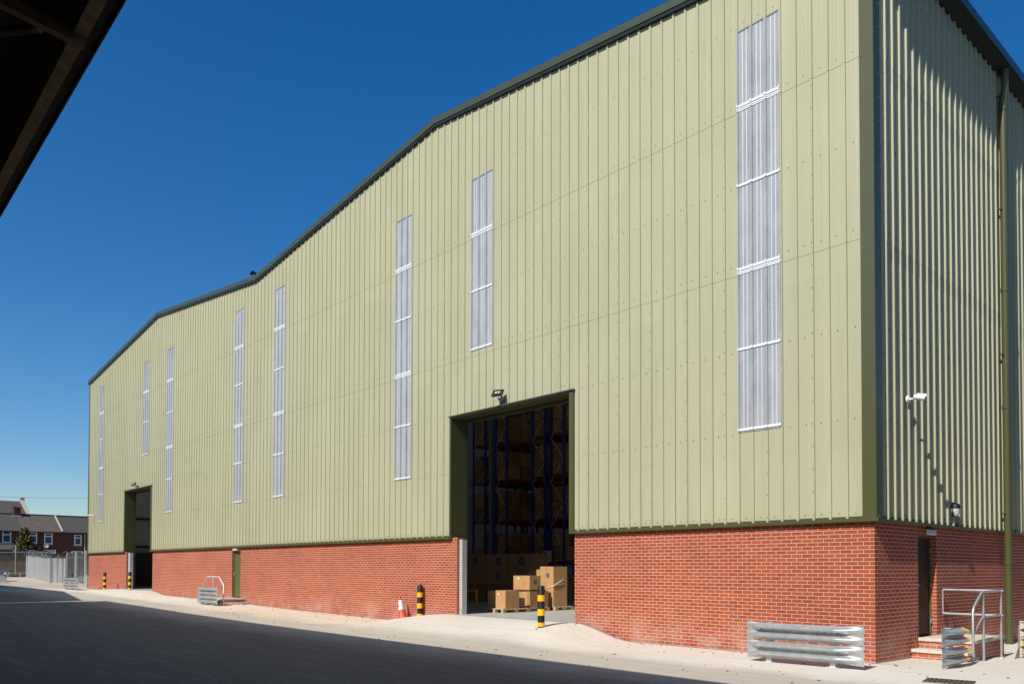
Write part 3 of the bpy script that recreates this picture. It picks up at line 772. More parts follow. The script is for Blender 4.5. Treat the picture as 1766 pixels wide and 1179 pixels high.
def carton(name, x0, x1, y0, y1, z0, z1, label, mark=None, m_=None, group=None, wrap=False, lab=False):
    """mark: 'x' front, 'y' right side"""
    cx_, cy_ = (x0+x1)/2, (y0+y1)/2
    o = MB(); a, c_, d = (x1-x0)/2, (y1-y0)/2, z1-z0
    o.box(-a, a, -c_, c_, 0, d)
    o.quad((-.03, -c_-.0015, d), (.03, -c_-.0015, d), (.03, -c_-.0015, d-.12), (-.03, -c_-.0015, d-.12), 3)
    o.quad((-.03, -c_, d+.0015), (.03, -c_, d+.0015), (.03, c_, d+.0015), (-.03, c_, d+.0015), 3)
    o.quad((-a, -.0, d+.001), (a, 0, d+.001), (a, .006, d+.001), (-a, .006, d+.001), 4)
    if mark == 'x': roundel(o, (a*.15, d*.55), min(a, d)*.28, 'x', -c_)
    if mark == 'y': roundel(o, (0, d*.55), min(c_, d)*.3, 'y', a)
    if lab:
        o.quad((-a*.5, -c_-.002, d*.75), (-a*.25, -c_-.002, d*.75), (-a*.25, -c_-.002, d*.87), (-a*.5, -c_-.002, d*.87), 5)
        for k in range(3): o.quad((a*.1, -c_-.002, d*(.3+.12*k)), (a*.55, -c_-.002, d*(.3+.12*k)), (a*.55, -c_-.002, d*(.315+.12*k)), (a*.1, -c_-.002, d*(.315+.12*k)), 4)
    ob = o.build(name, [m_ or M_card, M_navy, M_prnt2, M_tape, M_print, M_film], loc=(cx_, cy_, z0)); ob.rotation_euler = (0, 0, R(random.uniform(-1.2, 1.2)))
    tag(ob, label, 'carton', group); return ob
def pallet(x0, x1, y0, y1, z, label):
    t = thing('pallet', label, 'pallet', ((x0+x1)/2, (y0+y1)/2, z), 0, 'wooden pallets carrying cartons')
    a, c = (x1-x0)/2, (y1-y0)/2
    b = MB(); n = max(4, int((y1-y0)/.16))
    for k in range(n):
        yy = -c+(2*c)*(k+.08)/n; b.box(-a, a, yy, yy+2*c/n*.8, .105, .13)
    b.build('deck', M_wood, t)
    b = MB()
    for x in (-a, -.05, a-.1):
        for y in (-c, -.07, c-.14): b.box(x, x+.1, y, y+.14, .022, .083)
        b.box(x, x+.1, -c, c, .084, .104); b.box(x, x+.1, -c, c, .0, .021)
    b.build('block', M_wood, t); return t
F = .353; G1 = 'cartons on pallets just inside the large door'
pallet(-12.92, -12.06, 1.45, 2.60, F, 'pallet nearest the left jamb of the large door, under two low cartons')
carton('carton', -12.56, -12.10, 1.58, 2.16, F+.131, 1.045, 'sunlit low carton at the front of the nearest pallet', None, group=G1, lab=True)
carton('carton', -13.10, -12.80, 1.72, 2.35, F+.131, 1.02, 'narrow low carton left of the sunlit front carton', None, group=G1)
carton('carton', -12.78, -12.60, 1.95, 2.5, F+.131, 1.02, 'thin low carton squeezed between the two front cartons', None, M_card2, group=G1)
carton('carton', -12.60, -12.20, 2.20, 2.5, F+.131, .80, 'small low carton behind the sunlit front carton', None, M_card2, group=G1)
pallet(-13.0, -12.20, 2.70, 3.62, F, 'middle pallet under the stepped stack of cartons')
carton('carton', -13.0, -12.36, 2.78, 3.6, F+.131, 1.04, 'lower carton of the stepped stack on the middle pallet', None, group=G1)
carton('carton', -12.35, -12.22, 2.75, 3.58, F+.131, 1.00, 'slim shaded carton on the right of the middle pallet', None, M_card2, group=G1)
carton('carton', -12.98, -12.22, 2.72, 3.22, 1.045, 1.50, 'upper sunlit carton with a white label and round emblem on its side', 'y', group=G1, lab=True)
pallet(-12.86, -12.10, 3.78, 4.66, F, 'right hand pallet under the tall carton')
carton('carton', -12.84, -12.20, 3.80, 4.44, F+.131, 1.14, 'lower carton of the tall wrapped stack on the right', None, group=G1)
carton('carton', -12.84, -12.20, 3.80, 4.44, 1.142, 1.80, 'upper carton of the tall wrapped stack with a round emblem', 'x', group=G1)
b = MB(); A = (-12.19, 3.8)
b.tube([(-12.50, 3.79, 1.10), (-12.19, 3.785, 1.16), (-12.185, 4.0, 1.26), (-12.185, 4.25, 1.38)], [.012, .014, .012, .004], 6)
b.tube([(-12.19, 3.785, 1.16), (-12.185, 4.1, 1.22), (-12.185, 4.3, 1.24)], [.008, .008, .003], 6)
o = b.build('stretch_wrap', M_film); tag(o, 'twisted strand of clear stretch wrap on the tall wrapped stack', 'plastic wrap')
carton('carton', -13.65, -13.05, 4.0, 4.7, F+.001, 1.15, 'lower carton behind the stepped stack', None, M_card2, group=G1)
carton('carton', -13.65, -13.05, 4.0, 4.6, 1.152, 1.70, 'small carton peeping over behind the stepped stack', None, group=G1)
# tall dim stack at the back
G2 = 'large cartons stacked in the shade behind the pallets'
for k, (xa, xb) in enumerate(((-20.2, -18.75), (-18.7, -17.35), (-17.3, -15.95))):
    nm = ('left', 'middle', 'right')[k]
    carton('carton', xa, xb, 6.4, 7.3, F+.002, 1.10, f'bottom carton of the {nm} shaded stack behind the pallets', None, M_card2, G2)
    carton('carton', xa, xb, 6.4, 7.3, 1.102, 1.68, f'middle carton of the {nm} shaded stack behind the pallets', 'x' if k == 1 else None, M_card, G2)
    carton('carton', xa, xb, 6.4, 7.3, 1.682, 2.31, f'top carton with round emblem on the {nm} shaded stack behind the pallets', 'x', M_card, G2)
t = thing('safety_barrier', 'orange yellow tubular guard standing inside the left jamb of the large door', 'safety barrier', (-13.6, 1.66, F))
b = MB(); b.tube([(0, 0, 0), (0, 0, .66)], .035, 10); b.build('post', M_yeld, t, smooth=True)
b = MB(); b.tube([(-.9, 0, .66), (.03, 0, .66)], .035, 10); b.build('rail', M_yeld, t, smooth=True)
b = MB(); b.tube([(-.9, 0, 0), (-.9, 0, .66)], .035, 10); b.build('post', M_yeld, t, smooth=True)

# racks
def rack(x0, x1, label, nb=6, y0=10.0, h=10.6):
    t = thing('pallet_rack', label, 'pallet rack', (x0, y0, F), 0, 'blue and red pallet racks inside the warehouse'); w_ = x1-x0
    for k in range(nb+1):
        y = k*2.75
        b = MB(); b.box(0, .10, y, y+.08, 0, h); b.box(w_-.10, w_, y, y+.08, 0, h); f = b.build('upright_frame', M_blue, t)
        if k < 3:
            b = MB(); z = .3; s = 0
            while z+.98 < h:
                a, c = ((.08, z), (w_-.08, z+.95)) if s else ((w_-.08, z), (.08, z+.95))
                b.tube([(a[0], y+.04, a[1]), (c[0], y+.04, c[1])], .018, 5); z += .98; s ^= 1
            b.build('brace', M_brace, f)
    for z in (1.75, 3.70, 5.60, 7.42, 9.2):
        b = MB(); b.box(.02, .07, .08, nb*2.75, z-.13, z); b.box(w_-.07, w_-.02, .08, nb*2.75, z-.13, z)
        b.build('beam', M_redb, t)
        b = MB()
        b.box(.072, w_-.072, .1, nb*2.75, z-.04, z+.004)
        b.build('decking', M_wood, t)
    return t
RK = [(-23.96, -22.99, 'leftmost', 'first'), (-22.34, -21.44, 'second', 'second'), (-19.80, -18.88, 'third', 'third'), (-18.63, -17.71, 'rightmost', 'fourth')]
for x0, x1, nm, _ in RK: rack(x0, x1, f'{nm} of the four tall blue pallet racks seen through the large door')
LV = [(F+.02, 'floor level'), (1.75+F, 'lowest shelf'), (3.70+F, 'second shelf'), (5.60+F, 'third shelf'), (7.42+F, 'fourth shelf')]
G3 = 'cartons stored on the pallet racks'
for ri, (x0, x1, nm, nth) in enumerate(RK):
    for zl, ln in LV:
        hh = random.uniform(.55, .68); w_ = (x1-x0-.08)/2
        for j in range(2):
            for i in range(2):
                if random.random() < .12 and j: continue
                dx = random.uniform(0, .02)
                carton('carton', x0+.04+i*w_+dx, x0+.04+(i+1)*w_-.02+dx, 10.12+random.uniform(0, .08), 10.9, zl+.01+j*hh, zl+(j+1)*hh-.01,
                       f"{('left', 'right')[i]} {('lower', 'upper')[j]} carton on the {ln} at the end of the {nth} rack",
                       'x' if random.random() < .4 else None, random.choice([M_card, M_card2]), G3)
for (x0, x1, nth) in ((-22.34, -21.44, 'second'), (-18.63, -17.71, 'fourth')):
    for zl, ln in LV[1:]:
        for k in range(5 if nth == 'second' else 2):
            ya = 11.0+k*.95+(.1 if k > 1 else 0)
            for j in range(2):
                if random.random() < .15 and j: continue
                hh = .66
                carton('carton', x0+.3, x1-.02, ya, ya+.9, zl+.01+j*hh, zl+(j+1)*hh-.01,
                       f"{('lower', 'upper')[j]} carton {('first', 'second', 'third', 'fourth', 'fifth')[k]} from the front on the aisle side of the {nth} rack, {ln}",
                       'y' if random.random() < .45 else None, random.choice([M_card, M_card2]), G3)
b = MB(); b.box(-22.62, -22.44, 9.9, 10.1, F, 14); o = b.build('building_column', M_steel, WH)
b = MB(); b.box(-18.95, -18.45, 9.95, 9.97, 2.02, 2.52); b.box(-18.9, -18.72, 9.945, 9.949, 2.12, 2.45, 1); b.box(-18.68, -18.5, 9.945, 9.949, 2.12, 2.2, 2)
o = b.build('load_sign', [M_white, M_black, M_yel]); tag(o, 'small white load notice fixed between the two right hand racks', 'sign')
# hoist chains by the left jamb
b = MB()
for dx in (0, .18): b.tube([(-12.55+dx*.2-.5, .75, 6.2), (-12.60-dx-.5, .85, 4.2), (-12.75-dx*.4-.5, .9, 2.6)], .012, 5)
o = b.build('roller_door_chain', M_brace); tag(o, 'thin hanging pull chain inside the left jamb of the large door', 'chain')
# things glimpsed inside the far door
t = thing('work_table', 'wooden trestle glimpsed inside the far loading door', 'table', (-45.5, 3.2, .482))
b = MB(); b.box(-.7, 1.2, -.4, .4, .84, .9); b.build('table_top', M_card2, t)
for x, y in ((-.6, -.3), (1.1, -.3), (-.6, .3), (1.1, .3)):
    b = MB(); b.box(x-.04, x+.04, y-.04, y+.04, 0, .84); b.build('leg', M_card, t)

# ------------------------------------------------------------------ canopy overhead and the sheds opposite (they cast the big shadow)
CAN = thing('loading_canopy', 'dark open sided loading canopy overhead at top left with rusty edge beam', 'canopy')
CAN.rotation_euler = (0, 0, R(-.69)); cz, cy0 = 7.74, -12.55
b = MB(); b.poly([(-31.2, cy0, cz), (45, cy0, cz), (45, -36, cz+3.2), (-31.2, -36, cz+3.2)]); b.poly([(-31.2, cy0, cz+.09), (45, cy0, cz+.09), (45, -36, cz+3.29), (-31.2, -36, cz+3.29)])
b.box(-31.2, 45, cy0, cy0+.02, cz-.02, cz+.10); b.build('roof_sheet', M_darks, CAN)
b = MB(); b.box(-30, 44, cy0-.34, cy0-.20, cz-.20, cz-.03); b.build('edge_beam', M_rust, CAN)
for i, y in enumerate((-14.6, -17, -20, -24, -28, -32)):
    b = MB(); z = cz+(cy0-y)*.1368; b.box(-30, 44, y-.06, y+.06, z-.2, z-.01); b.build('purlin', M_rust, CAN)
for x in (-27, -21, -15, -9.1, -2.95, 3.2, 9.3, 15.4):
    b = MB(); A = Matrix.Translation((x, cy0-.21, cz-.24)) @ Matrix.Rotation(R(7.8), 4, 'X').inverted(); b.box(-.05, .05, -22, 0, -.06, .06, 0, A); b.build('rafter', M_rust, CAN)
b = MB(); b.tube([(-3.05, -13.18, cz-.2), (-4.6, -14.5, cz-.2)], .06, 6); b.build('diagonal_brace', M_rust, CAN)
for x in (-21, -9.1, 15.4, 27.5): b = MB(); b.box(x-.12, x+.12, cy0-.42, cy0-.22, 0, cz-.25); b.build('column', M_rust, CAN)
b = MB(); b.box(-31.2, 45, -36, -35.8, -.2, cz+3.2); b.box(44.8, 45, -36, -14, -.2, cz+2)  # unseen walls added to keep low sky light off the shaded yard
b.build('rear_wall', mat('low_sky_screen', (.12, .05, .035), .9, noise=(3, .3)), CAN)
b = MB(); pr_ = [(-32.2, -.2), (-32.2, 7.55), (-36.9, 8.4), (-45.4, 9.9), (-52.4, 9.7), (-59, 9.15), (-75, 8.0), (-75, -.2)]
b.prism(pr_, 'y', -12.6, -35)
o = b.build('shed', mat('brown_shed_sheet', (.14, .11, .09), .7, noise=(1, .2)), None); tag(o, 'brown gabled shed opposite the warehouse beyond the canopy', 'shed')

# ------------------------------------------------------------------ far left: fences, terrace, tree
def at(x, y): return (x, y, zg(x, y))
# galvanised sheet fence, with razor wire
M_pal = mat('weathered_dark_galvanising', (.17, .18, .185), .6, .2, noise=(3, .2))
t = thing('sheet_metal_fence', 'weathered galvanised sheet metal fence left of the warehouse', 'fence')
P3 = [((-76.9, 1.5), .84, 2.78), ((-64.3, .55), .54, 2.48), ((-63.45, 1.45), .54, 2.46)]
def fence_seg(b, A, B, w_=.33):
    (ax, ay), z0a, z1a = A; (bx, by), z0b, z1b = B
    L = math.hypot(bx-ax, by-ay); n = max(2, int(L/w_)); d = ((bx-ax)/L, (by-ay)/L); nn = (-d[1], d[0])
    for k in range(n):
        for q in range(4):
            s0, s1 = (k+q/4)/n, (k+(q+1)/4)/n; o0, o1 = ((0, .0), (0, .05), (.05, .05), (.05, 0))[q]
            jig = random.uniform(-.015, .015) if q == 0 else 0
            def pp(s, o, top): return (ax+(bx-ax)*s+nn[0]*o, ay+(by-ay)*s+nn[1]*o, (z0a+(z0b-z0a)*s-.1) if not top else (z1a+(z1b-z1a)*s+jig))
            b.quad(pp(s0, o0, 0), pp(s1, o1, 0), pp(s1, o1, 1), pp(s0, o0, 1))
b = MB(); fence_seg(b, P3[0], P3[1]); fence_seg(b, P3[1], P3[2]); b.build('sheet', M_galvd, t)
for (p, z0, z1) in P3:
    b = MB(); b.box(p[0]-.08, p[0]+.08, p[1]-.10, p[1]+.06, z0-.2, z1+.02); b.build('post', M_galvw, t)
b = MB()
for A, B in ((P3[0], P3[1]), (P3[1], P3[2])):
    L = math.hypot(A[0][0]-B[0][0], A[0][1]-B[0][1]); n = int(L*22); pts = []
    for k in range(n+1):
        s = k/n; a = k*2*math.pi/11; rr = .22*(1+.3*math.sin(k*.31)); x = A[0][0]+(B[0][0]-A[0][0])*s+.25*math.cos(a*.5); y = A[0][1]+(B[0][1]-A[0][1])*s
        pts.append((x+rr*.5*math.cos(a), y+rr*math.cos(a), A[2]+(B[2]-A[2])*s+.24+rr*math.sin(a)))
    b.tube(pts, .018, 3)
b.build('razor_wire', M_pal, t)
# palisade fence between it and the warehouse
t = thing('palisade_fence', 'grey steel palisade fence between the sheet metal fence and the warehouse', 'fence')
b = MB(); A, B = Vector((-67.5, 2.5)), Vector((-57.2, 1.25))
for k in range(11):
    p = A+(B-A)*(k+.5)/11; z = zg(p.x, 0); b.prism([(p.y-.03, z+.1), (p.y+.03, z+.1), (p.y+.03, z+2.3), (p.y, z+2.42), (p.y-.03, z+2.3)], 'x', p.x-.04, p.x+.04)
b.build('pale', M_pal, t)
for k in range(2):
    b = MB(); z = .55+(.45, 1.95)[k]; b.tube([(A.x, A.y+.05, z+.08), (B.x, B.y+.05, z-.05)], .03, 6); b.build('rail', M_pal, t)
for k in (0, .5, 1): b = MB(); p = A+(B-A)*k; b.box(p.x-.06, p.x+.06, p.y-.06, p.y+.06, .3, .62+2.35); b.build('post', M_galvw, t)
# old rendered yard wall
t = thing('yard_wall', 'old brown boundary wall with coping at the far left', 'wall')
M_oldw = mat('stained_old_brick', (.20, .15, .105), .9, noise=(1.6, .4), bump=(12, .5))
b = MB(); b.box(-81.6, -81.3, -16, 30, .6, 3.0); b.build('wall_face', M_oldw, t)
b = MB(); b.box(-81.66, -81.2, -16, 30, 3.0, 3.1); b.build('coping', M_gut, t)
b = MB(); b.tube([(-81.1, 1.35, .8), (-81.1, 1.35, 3.75)], .05, 8)
o = b.build('fence_post', M_galvd); tag(o, 'slim grey steel post standing against the old boundary wall', 'post')
b = MB()
for k in range(900):
    x = -79.5+random.uniform(-1.0, 1.0); y = random.uniform(-6, 1.9); a = random.uniform(0, 3.1); z = zg(x, y); h = random.uniform(.08, .28)
    b.poly([(x-.04*math.cos(a), y-.04*math.sin(a), z), (x+.04*math.cos(a), y+.04*math.sin(a), z), (x+random.uniform(-.06, .06), y+random.uniform(-.06, .06), z+h)])
o = b.build('grass', M_green); tag(o, 'strip of green grass at the foot of the old wall', 'grass', kind='stuff')
t = thing('knee_rail', 'low wooden knee rail above the grass by the old wall', 'rail')
M_pale = mat('weathered_timber', (.42, .36, .27), .85, noise=(8, .2))
b = MB(); b.box(-78.6, -78.5, -6, 1.7, 1.18, 1.26); b.build('rail', M_pale, t)
for y in (-5.5, -2.7, -.6, 1.25): b = MB(); b.box(-78.62, -78.48, y-.08, y+.08, .75, 1.30); b.build('post', M_pale, t)

# terrace
TER = thing('terraced_houses', 'row of dark red brick terraced houses with slate roofs at the far left', 'terraced houses')
M_hb = brick_mat('dark_house_brick', 'y', (.125, .038, .027), (.085, .028, .022), (.13, .075, .06), False)
M_sl1 = mat('grey_roof_tile', (.066, .060, .053), .8, noise=(2, .12), bump=(9, .4))
M_sl2 = mat('brown_old_slate', (.098, .078, .064), .85, noise=(1.5, .25))
M_dbrick = mat('sooty_chimney_brick', (.085, .032, .025), .9, noise=(4, .3))
hx = -114.6
def hy(px): return 5.86+px/157*10.7
def hz(py): return 1.72+(978.5-py)*.0768
ev = 6.6
b = MB(); b.box(hx-8, hx, -14, 40, .8, ev); b.build('wall', M_hb, TER)
rz_ = 8.9
def roofseg(y0, y1, m_, nm='roof'):
    b = MB(); b.quad((hx+.3, y0, ev-.08), (hx+.3, y1, ev-.08), (hx-4, y1, rz_), (hx-4, y0, rz_)); b.quad((hx-4, y0, rz_), (hx-4, y1, rz_), (hx-8.3, y1, ev), (hx-8.3, y0, ev))
    # tile courses as small steps
    n = 16
    for k in range(n):
        s = k/n; x = hx+.3-4.3*s; z = ev-.08+(rz_-ev+.08)*s; b.quad((x, y0, z), (x, y1, z), (x-.24, y1, z+.17), (x-.24, y0, z+.17))
    return b.build(nm, m_, TER)
roofseg(-14, 8.3, M_sl1); roofseg(8.301, 13.0, M_sl2); roofseg(13.001, 40, M_sl1)
b = MB(); b.box(hx-.05, hx+.42, -14, 40, ev-.22, ev-.1); b.build('gutter', M_gut, TER)
b = MB(); b.prism([(hx+.32, ev-.02), (hx+.32, ev+.08), (hx-4, rz_+.14), (hx-4, rz_+.02)], 'y', 12.93, 13.09); b.build('roof_verge', mat('pale_mortar_verge', (.5, .44, .36), .8), TER)
b = MB(); b.box(hx-4.15, hx-3.85, -14, 40, rz_, rz_+.12); b.build('ridge', M_gut, TER)
ch = MB(); ch.box(hx-4.8, hx-3.4, 7.95, 8.78, rz_-.7, rz_+.78); ch.box(hx-4.9, hx-3.3, 7.9, 8.83, rz_+.78, rz_+.95); cho = ch.build('chimney', M_dbrick, TER)
b = MB(); b.lathe([(.11, 0), (.10, .2), (0, .2)], 10, (hx-4.1, 8.15, rz_+.95)); b.lathe([(.10, 0), (.09, .12), (0, .12)], 10, (hx-4.1, 8.55, rz_+.95)); b.build('chimney_pot', M_dbrick, cho)
b = MB(); b.box(hx-4.9, hx-3.25, 7.8, 8.86, rz_-.35, rz_-.2); b.build('chimney_flashing', mat('pale_lead_flashing', (.5, .5, .48), .7), cho)
M_upvc = mat('white_window_frame', (.78, .80, .82), .4)
M_stone = mat('stone_sill', (.36, .33, .28), .8)
M_cur = mat('window_glass_blue', (.05, .07, .11), .1)
def hwin(px0, px1, py0, py1, sill=True):
    y0, y1, z1, z0 = hy(px0), hy(px1), hz(py0), hz(py1)
    b = MB(); b.box(hx+.0, hx+.03, y0, y1, z0, z1); w_ = b.build('window', M_cur, TER)
    f = .11; b = MB()
    for q in ((y0, y0+f, z0, z1), (y1-f, y1, z0, z1), (y0+f, y1-f, z0, z0+f), (y0+f, y1-f, z1-f*.7, z1), (y0+f, y1-f, z0+(z1-z0)*.66, z0+(z1-z0)*.66+f)): b.box(hx+.02, hx+.07, *q)
    b.build('frame', M_upvc, w_)
    if sill: b = MB(); b.box(hx, hx+.14, y0-.08, y1+.08, z0-.14, z0-.01); b.build('sill', M_stone, w_)
for q in ((3.5, 18, 917, 936), (47, 61.5, 918, 935.5), (74, 88, 918.5, 937), (127, 140, 920, 938), (152.5, 166, 920.5, 938.5), (-30, -16, 916, 936), (185, 199, 922, 940)): hwin(*q)
for q in ((71, 94, 947.5, 966), (122, 143, 949, 985), (160, 175, 950, 970)): hwin(*q, False)
b = MB(); b.tube([(hx+.12, hy(146), ev-.2), (hx+.12, hy(146), .9)], .07, 8); b.build('downpipe', M_stone, TER)
b = MB(); b.tube([(hx+.10, hy(66.5), ev-.2), (hx+.10, hy(66.5), .9)], .05, 8); b.build('soil_pipe', M_dbrick, TER)
# lean-to porch roof on the left
b = MB(); b.prism([(hx+3.0, 4.05), (hx+3.0, 3.9), (hx, 4.6), (hx, 4.75)], 'y', -6, hy(28)); b.build('porch_roof', M_sl1, TER)
b = MB(); b.box(hx+.0, hx+.08, -6, hy(21), 4.78, 4.9); b.build('porch_flashing', M_upvc, TER)
# satellite dish
t = thing('satellite_dish', 'grey satellite dish on the terrace wall below the bedroom window', 'satellite dish', (hx+.45, hy(76), hz(941)))
b = MB(); b.lathe([(0, 0), (.15, .02), (.30, .09)], 16); o = b.build('dish', M_steel, t, smooth=True); o.rotation_euler = (R(15), R(70), 0)
b = MB(); b.tube([(-.45, 0, -.2), (-.1, 0, -.05), (.0, 0, 0)], .02, 6); b.build('bracket', M_steel, t)
# taller house beyond
t = thing('house', 'taller house roof with pale stone gable coping rising behind the terrace chimney', 'house')
b = MB(); hy1 = 10.75; b.quad((hx-9, -20, 9.0), (hx-9, hy1, 9.0), (hx-14, hy1, 11.4), (hx-14, -20, 11.4)); b.build('roof', M_sl1, t)
b = MB(); b.prism([(hx-8.8, 8.8), (hx-14, 11.5), (hx-19.2, 8.9), (hx-19.2, 1), (hx-8.8, 1)], 'y', hy1, hy1+.3); b.build('gable_wall', M_dbrick, t)
b = MB(); b.prism([(hx-8.7, 8.6), (hx-8.7, 9.0), (hx-14, 11.75), (hx-14, 11.35)], 'y', hy1-.05, hy1+.35); b.box(hx-14.4, hx-13.6, hy1-.1, hy1+.45, 11.2, 11.95); b.build('stone_coping', M_stone, t)
b = MB(); b.box(hx-19, hx-9, -20, hy1, 1, 9.0); b.build('wall', M_dbrick, t)
b = MB(); b.tube([(hx-6, -25, 11.9), (hx-6, 0, 11.3), (hx-6, 9, 11.35), (hx-6, 20, 11.9), (hx-6, 34, 12.9)], .025, 4)
o = b.build('overhead_cable', mat('grey_cable', (.25, .25, .25), .6)); tag(o, 'thin overhead cable sagging across the sky above the terrace', 'cable')
# blue slatted garden fence
t = thing('garden_fence', 'pale blue slatted garden fence before the terrace porch', 'fence')
M_bl = mat('pale_blue_boards', (.30, .42, .55), .7)
b = MB()
for k in range(16):
    y = hy(-40)+k*.28; b.box(-100.1, -100.05, y, y+.17, 1.0, 3.55)
b.build('boards', M_bl, t)
b = MB(); b.box(-100.15, -100.1, hy(-40), hy(-40)+16*.28, 3.0, 3.1); b.build('rail', M_bl, t)
# shed / low dark building between, keeps the yards believable
t = thing('garden_wall', 'low brick garden wall running in front of the terrace', 'wall')
b = MB(); b.box(-97.3, -97, -14, 30, .7, 2.6); b.build('wall_face', M_hb, t)

# trees
def leafy(name, label, cat, base, h, blobs, n, leafcols, trunk_r=.12, group=None, size=.16):
    t = thing(name, label, cat, base, 0, group)
    b = MB(); b.tube([(0, 0, -.1), (.05, .03, h*.35), (0, 0, h*.7), (.02, 0, h*.93)], [trunk_r, trunk_r*.8, trunk_r*.45, .02], 8)
    for k in range(7):
        a = k*2.4; z = h*(.25+.08*k); l = h*.2*(1-k*.08); b.tube([(0, 0, z), (l*math.cos(a), l*math.sin(a), z+l*.5)], [trunk_r*.4, .015], 5)
    b.build('trunk', mat(name+'_bark', (.10, .07, .045), .9, noise=(8, .3)), t)
    b = MB(); rnd = random.Random(11)
    cl = []
    for (cx, cy, cz_, rx, rz2, wt) in blobs: cl += [(cx, cy, cz_, rx, rz2)]*wt
    for k in range(n):
        cx, cy, cz_, rx, rz2 = rnd.choice(cl)
        while True:
            u = Vector((rnd.uniform(-1, 1), rnd.uniform(-1, 1), rnd.uniform(-1, 1)))
            if .45 < u.length < 1: break
        p = Vector((cx+u.x*rx, cy+u.y*rx, cz_+u.z*rz2))
        q = math.sin(p.x*5+1)*math.sin(p.y*5.3)*math.sin(p.z*4.1)
        if q < -.12: continue
        d1 = Vector((rnd.gauss(0, 1), rnd.gauss(0, 1), rnd.gauss(0, 1))).normalized(); d2 = d1.orthogonal().normalized(); s = size*rnd.uniform(.5, 1.2)
        mi = 0 if q < .1 else (1 if rnd.random() < .7 else 2)
        b.poly([p-d1*s, p+d2*s*.5, p+d1*s, p-d2*s*.5], mi)
    b.build('crown', leafcols, t); return t
def lm(nm, c): return mat(nm, c, .6, spec=.3)
LC = [lm('leaf_dark', (.035, .045, .010)), lm('leaf_olive', (.10, .085, .014)), lm('leaf_rust', (.13, .085, .016))]
# the golden conifer in front of the terrace
tx, ty = -108.0, hy(24)
leafy('conifer', 'olive and gold conifer in front of the terraced houses', 'tree', (tx, ty-.2, zg(tx, 0)), 5.9,
      [(0, 0, 4.7, .55, .9, 2), (0, .1, 3.7, 1.0, 1.0, 3), (0, .1, 2.7, 1.35, .9, 4), (0, .9, 1.9, 2.0, 1.0, 5), (0, 2.3, 1.5, 1.6, .9, 3)], 7000, LC, size=.17)
leafy('shrub', 'small leafy green shrub behind the palisade fence', 'shrub', (-95, hy(108)+1.1, zg(-95, 0)), 2.6,
      [(0, 0, 1.9, 1.0, .6, 3), (0, .8, 1.4, 1.0, .6, 2)], 1200, [lm('shrub_leaf', (.05, .09, .012)), lm('shrub_leaf_light', (.12, .15, .02)), LC[1]], .06)
leafy('shrub', 'green bush between the palisade fence and the warehouse end', 'shrub', (-86, hy(146)+.5, zg(-86, 0)), 3.0,
      [(0, 0, 1.6, 1.6, 1.3, 3)], 1500, [lm('bush_leaf', (.04, .075, .012)), lm('bush_leaf_light', (.09, .13, .02)), LC[0]], .06)
t = thing('timber_rail_fence', 'timber rail fence beyond the palisade at the warehouse end', 'fence')
b = MB()
for z in (1.35, 1.0, .75): b.box(-78.2, -78.1, 5, 20, z, z+.14)
b.build('rail', mat('orange_timber', (.35, .21, .10), .8), t)
for y in (5.2, 8, 11, 14, 17): b = MB(); b.box(-78.1, -78.0, y, y+.12, .6, 1.6); b.build('post', M_wood, t)

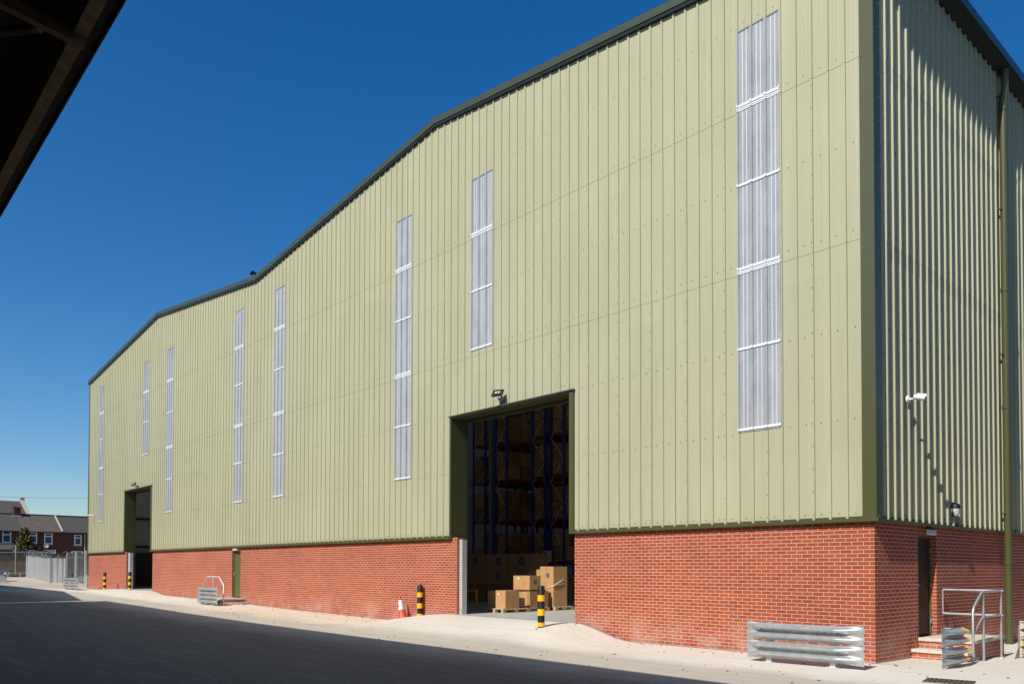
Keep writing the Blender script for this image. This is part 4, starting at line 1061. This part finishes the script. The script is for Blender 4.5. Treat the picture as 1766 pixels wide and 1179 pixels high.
# parked car whose nose enters at the left edge
CAR = thing('parked_car', 'grey parked car cut off by the left edge of the picture', 'car', (-68.8, -3.62, zg(-68.8, -2)), R(70))
M_silver = mat('silver_car_paint', (.20, .20, .21), .3, .5); M_tyre = mat('tyre_rubber', (.02, .02, .02), .8)
def lo(b, sec):
    """sec: list of (x, halfwidth, z0, z1) sections -> lofted body with tapered top"""
    R_ = []
    for x, w_, za, zb_, tw in sec: R_.append([(x, -w_, za), (x, -w_*1.0, za+(zb_-za)*.55), (x, -tw, zb_), (x, tw, zb_), (x, w_, za+(zb_-za)*.55), (x, w_, za)])
    for A, B in zip(R_, R_[1:]):
        for j in range(6): b.quad(A[j], A[(j+1) % 6], B[(j+1) % 6], B[j])
    b.poly(R_[0]); b.poly(R_[-1][::-1])
b = MB(); lo(b, [(-2.1, .70, .35, .80, .62), (-1.95, .84, .25, .95, .74), (-1.2, .87, .22, .98, .78), (.8, .87, .22, .98, .78), (1.0, .87, .22, .95, .78), (1.85, .82, .25, .82, .70), (2.1, .68, .33, .62, .60)]); b.build('body', M_silver, CAR, smooth=True, bevel=.03)
b = MB(); lo(b, [(-1.75, .74, .95, .97, .70), (-1.2, .76, .95, 1.42, .58), (.1, .76, .95, 1.45, .58), (1.0, .74, .93, .96, .70)]); b.build('cabin_glass', M_glassd, CAR, smooth=True)
b = MB(); b.box(-1.2, .15, -.57, .57, 1.43, 1.47); b.build('roof_panel', M_silver, CAR, bevel=.02)
for x in (-1.35, 1.3):
    for y in (-.80, .80):
        b = MB(); b.tube([(x, y-.1, .31), (x, y+.1, .31)], .31, 20); wl = b.build('wheel', M_tyre, CAR, smooth=True)
        b = MB(); b.tube([(x, y-.105, .31), (x, y+.105, .31)], .19, 14); b.build('rim', M_galvw, wl, smooth=True)
for y in (-.6, .6): b = MB(); b.box(2.0, 2.1, y-.13, y+.13, .55, .68); b.build('headlight', M_white, CAR)
# pale slab leaning near the car
b = MB(); b.prism([(-.42, 0), (.42, 0), (.08, .62), (-.10, .62)], 'y', -.05, .05)
o = b.build('marker_block', M_galvd, loc=(-63.9, -2.72, zg(-63.9, -2.7))); o.rotation_euler = (0, 0, R(65)); tag(o, 'pale grey tapered marker block on the lane beside the grey car', 'marker')

# unseen block added on the right to cut sky light on the side wall
t = thing('sky_blocker', 'unseen dark block added across from the side wall to cut its sky light', 'shed')
b = MB(); b.box(15, 28, -6, 60, -.1, 9.5); b.build('wall', M_dbrick, t)
b = MB(); b.prism([(14.6, 9.5), (28.4, 9.5), (21.5, 12)], 'y', -6.4, 60.4); b.build('roof', M_sl1, t)
